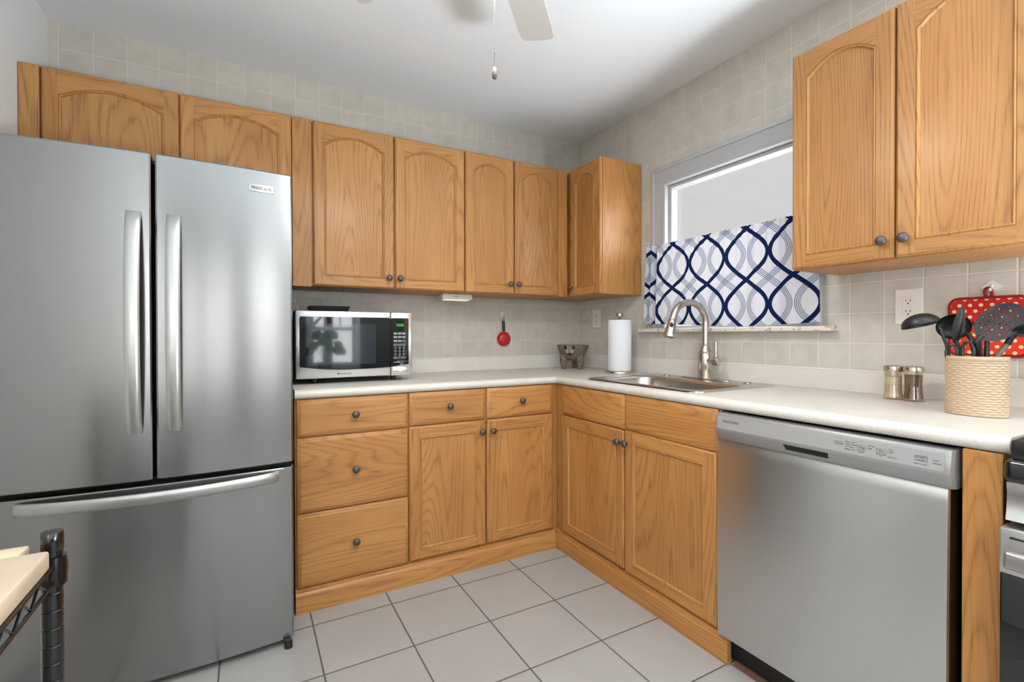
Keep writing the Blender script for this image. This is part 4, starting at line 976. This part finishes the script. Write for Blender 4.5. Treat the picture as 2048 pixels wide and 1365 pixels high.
for iz in range(NZ + 1):
    v = iz / NZ; row = []
    for i, (x, y) in enumerate(path):
        s_ = arc[i] - arc[i0]; u = -.818 - s_
        zb_ = 1.200 - .024 * max(0, min(1, (-.75 - y) / .5)) + .012 * max(0, min(1, (-1.35 - y) / .3)) ** 1.5
        ztop = zt + .0016 * math.sin(y * 300) + .001 * math.sin(y * 131)
        zz = ztop + (zb_ - ztop) * v
        fl = max(0, (y + .95) / .25); yy = y + .030 * v * min(1, fl) ** 1.2 - .010 * v * max(0, (-1.45 - y) / .2)
        amp = .0032 * (1 - .55 * v)
        xx = x + (amp * math.sin(u * 210) * (1 - v) ** 2 + .0045 * math.sin(u * 38 + .8) * (.4 + .6 * v) + .002 * math.sin(u * 83) if i > i0 else 0)
        if v < .06: xx += .004 * math.sin(PI * v / .06) * 0
        row.append(Vector((xx, yy, zz))); uvs.append((u, zz))
    rows.append(row)
cm = MB().grid(rows).build('cloth', curtain_mat(), cu, angle=180)
ul_ = cm.data.uv_layers.new(name='UVMap')
for lp in cm.data.loops: ul_.data[lp.index].uv = uvs[lp.vertex_index]
rd = thing('curtain_rod', (-.045, -1.17, 1.626), 'slim white rod carrying the patterned cafe curtain', 'curtain rod')
MB().tube([(-.002, -.705, 1.626), (-.038, -.7055, 1.626), (-.046, -.713, 1.626), (-.048, -.73, 1.626), (-.048, -1.64, 1.626), (-.046, -1.650, 1.626), (-.038, -1.656, 1.626), (-.002, -1.657, 1.626)], .0042, 8).build('rod', 'vinyl', rd)

# ------------------------------------------------------------------ ceiling fan
FH = Vector((-1.505, -1.640, ZC))
fan = thing('ceiling_fan', FH, 'white ceiling fan with pull chain, one blade tip dipping into the top of view', 'ceiling fan')
MB().lathe(FH + Vector((0, 0, -.26)), [(.03, 0), (.085, .005), (.095, .03), (.095, .085), (.075, .115), (.03, .125), (.018, .128), (.018, .20), (.06, .21), (.07, .26), (.001, .26)], 32).build('motor_housing', 'fanblade', fan)
for k in range(5):
    th = R(47.2 + 70.5 * k if k < 2 else 47.2 + 70.5 + 73 * (k - 1)); dx = Vector((math.cos(th), math.sin(th), 0)); dy = Vector((-math.sin(th), math.cos(th), .09)).normalized()
    pts = [(.155, .045), (.20, .056), (.50, .063), (.565, .062)]
    for e in range(1, 7): q = PI / 2 * e / 6; pts.append((.565 + .024 * math.sin(q), .038 + .024 * math.cos(q)))
    pts += [(.592, .015)]
    poly = pts + [(x, -y) for x, y in pts[::-1]]
    o_ = FH + Vector((0, 0, -.238))
    mb = MB(); A = [o_ + dx * x + dy * y for x, y in poly]; B = [p + Vector((0, 0, .007)) for p in A]; n = len(poly)
    mb.add(A + B, [tuple(range(n)), tuple(range(2 * n - 1, n - 1, -1))] + [(i, i + n, (i + 1) % n + n, (i + 1) % n) for i in range(n)])
    bl_ = mb.build('blade', 'fanblade', fan)
    MB().tube([FH + Vector((0, 0, -.225)) + dx * .07, o_ + dx * .13 + Vector((0, 0, .012)), o_ + dx * .20 + Vector((0, 0, .012))], [.012, .010, .012], 8).build('blade_arm', 'fanblade', bl_)
MB().lathe(FH + Vector((0, 0, -.31)), [(.03, 0), (.05, .01), (.055, .03), (.05, .052), (.02, .055)], 28).build('switch_housing', 'fanblade', fan)
MT['globe'] = plain('lit_frosted_globe', rgb(250, 244, 232), .4, emit=(1, .965, .92, 1), estr=2.5)
for k in range(3):
    th = R(100 + 120 * k); dx = Vector((math.cos(th), math.sin(th), 0)); ax = (dx * .75 + Vector((0, 0, -.66))).normalized()
    c = FH + Vector((0, 0, -.285)) + dx * .05
    ar = MB().tube([c - dx * .02, c + ax * .03], .013, 10).build('light_arm', 'fanblade', fan)
    MB().lathe(c + ax * .025, [(.022, 0), (.030, .012), (.044, .045), (.052, .085), (.048, .100), (.001, .112)], 20, ax).build('light_globe', 'globe', ar)
CH = Vector((-1.5047, -1.6298, 0))
mb = MB(); z = 2.185
while z > 1.832: mb.sphere((CH.x, CH.y, z), .0017, 6, 4); z -= .0042
mb.build('pull_chain', 'bead', fan)
MB().lathe((CH.x, CH.y, 1.8035), [(.004, 0), (.0062, .003), (.0068, .012), (.006, .024), (.003, .030), (.001, .031)], 14).build('pull_chain_fob', plain('fob', rgb(84, 74, 67), .6), fan)

# ------------------------------------------------------------------ wire cart with board at the lower left
CX1, CY1 = -2.319, -1.816; CX0, CY0 = -2.785, -2.72
wc = thing('wire_shelf_cart', ((CX0 + CX1) / 2, (CY0 + CY1) / 2, 0), 'black wire kitchen cart with round ribbed posts at the lower left', 'cart')
for (x, y) in ((CX1, CY1), (CX0, CY1), (CX1, CY0), (CX0, CY0)):
    pr_ = [(.0120, .005), (.0124, .01)]; z = .03
    while z < .825: pr_ += [(.0124, z), (.0113, z + .0012), (.0113, z + .0025), (.0124, z + .0037)]; z += .0254
    pr_ += [(.0124, .838), (.0112, .839), (.0112, .8395)]
    p_ = MB().lathe((x, y, 0), pr_, 20).build('post', 'blackpost', wc)
    MB().lathe((x, y, .828), [(.0126, 0), (.0132, .001), (.0132, .0245), (.0120, .0270), (.001, .0275)], 20).build('post_cap', 'blackpost', p_)
    for zl in (.0, ): MB().lathe((x, y, .0), [(.018, 0), (.018, .006), (.0122, .012)], 14).build('foot', 'blackpost', p_)
for zs in (.807, .42, .12):
    mb = MB(); zl = zs - .0235
    for z in (zs, zl):
        mb.tube([(CX1 + .004, CY1, z), (CX1 + .004, CY0, z)], .0031, 8); mb.tube([(CX0, CY1, z), (CX0, CY0, z)], .0031, 8)
        mb.tube([(CX0, CY1 + .004, z), (CX1, CY1 + .004, z)], .0031, 8); mb.tube([(CX0, CY0, z), (CX1, CY0, z)], .0031, 8)
    def zig(a0, a1):
        a0 = Vector(a0); a1 = Vector(a1); L = (a1 - a0).length; k = int(L / .026); pts = []
        for i in range(k + 1):
            c = a0.lerp(a1, i / k); pts.append((c.x, c.y, zs - .002 if i % 2 == 0 else zl + .002))
        return pts
    mb.tube(zig((CX1 + .004, CY1 - .012, 0), (CX1 + .004, CY0 + .012, 0)), .0019, 6); mb.tube(zig((CX0, CY1 - .012, 0), (CX0, CY0 + .012, 0)), .0019, 6)
    mb.tube(zig((CX0 + .012, CY1 + .004, 0), (CX1 - .012, CY1 + .004, 0)), .0019, 6)
    y = CY1 - .02
    while y > CY0: mb.tube([(CX0, y, zs + .003), (CX1 + .004, y, zs + .003)], .0017, 6); y -= .0235
    sh_ = mb.build('wire_shelf', 'blackwire', wc)
    for (x, y) in ((CX1, CY1), (CX0, CY1), (CX1, CY0), (CX0, CY0)):
        MB().lathe((x, y, zs - .029), [(.0128, 0), (.0165, .0005), (.0174, .024), (.0160, .041), (.0128, .0415)], 20).build('collar', 'blackwire', sh_)
bd = thing('cutting_board', (-2.55, -2.3, .811), 'pale maple board lying on the top shelf of the black wire cart', 'board')
MB().rbox(-2.780, -2.3125, -2.70, -1.8470, .8120, .8390, .004, 2).build('slab', 'board', bd)
MB().rbox(-2.780, -2.345, -1.8460, -1.806, .8120, .8375, .003, 2).build('rear_edge_strip', 'board', bd)

# ------------------------------------------------------------------ seen only as a reflection: plant by the rear window, trees outside
leafm = plain('plant_leaf', rgb(58, 86, 52), .45); pl = thing('potted_plant', (-1.16, -4.95, 0), 'broad-leaved potted plant by the rear window, reflected in the microwave door', 'plant')
MB().lathe((-1.16, -4.95, 0), [(.02, 0), (.15, .0), (.16, .02), (.06, .06), (.05, .55), (.14, .60), (.14, .62), (.001, .62)], 20).build('stand', 'dark', pl)
MB().lathe((-1.16, -4.95, .62), [(.001, 0), (.07, 0), (.095, .14), (.10, .15), (.09, .15), (.085, .12), (.001, .12)], 20).build('pot', plain('pot_glaze', rgb(120, 130, 132), .4), pl)
for k in range(9):
    q = k * 2.4; h = .24 + .075 * (k % 4); rr_ = .10 + .03 * (k % 3); b_ = Vector((-1.16, -4.95, .74)); tip = b_ + Vector((math.cos(q) * rr_, math.sin(q) * rr_ * .6, h))
    st_ = MB().tube([b_, b_ * .5 + tip * .5 + Vector((0, 0, .03)), tip], .004, 6).build('stem', leafm, pl)
    d_ = Vector((math.cos(q) * .8, math.sin(q) * .3, -.62)).normalized(); sd = d_.cross(Vector((0, 1, .3))).normalized(); rows = []
    for i in range(9):
        w = i / 8; wd = .060 * math.sin(PI * min(1, w * .96 + .03)) ** .7
        rows.append([tip + d_ * (.15 * w) + sd * (wd * s_) + Vector((0, 0, .015 * (1 - abs(s_)) * 0 - .012 * abs(s_))) for s_ in (-1, -.5, 0, .5, 1)])
    MB().grid(rows).build('leaf', leafm, st_)
structure(MB().box(-14, 10, -26, YF - .5, -.9, -.6).build('ground', plain('winter_grass', rgb(120, 122, 92), .9, vary=.4, vscale=1.5)))
bark = plain('bark', rgb(92, 80, 72), .9, vary=.4, vscale=12)
random.seed(3)
for k in range(13):
    x = -6.5 + k * .95 + random.uniform(-.15, .15); y = -8.5 - (k * 5 % 4) * 2.2; rr_ = random.uniform(.07, .17)
    t_ = thing('tree', (x, y, -.62), 'bare tree trunk outside the rear window, seen as a reflection', 'tree', 'bare trees outside the rear window')
    MB().tube([(x, y, -.62), (x + .05, y, 2.0), (x + random.uniform(-.3, .3), y, 6)], [rr_, rr_ * .85, rr_ * .4], 9).build('trunk', bark, t_)
    mb = MB()
    for j in range(5):
        z = 1.0 + j * .8; q = random.uniform(0, 6.28); mb.tube([(x, y, z), (x + math.cos(q) * .7, y + math.sin(q) * .7, z + .7), (x + math.cos(q) * 1.2, y + math.sin(q) * 1.2, z + 1.6)], [rr_ * .35, rr_ * .2, .01], 6)
    mb.build('branches', bark, t_)
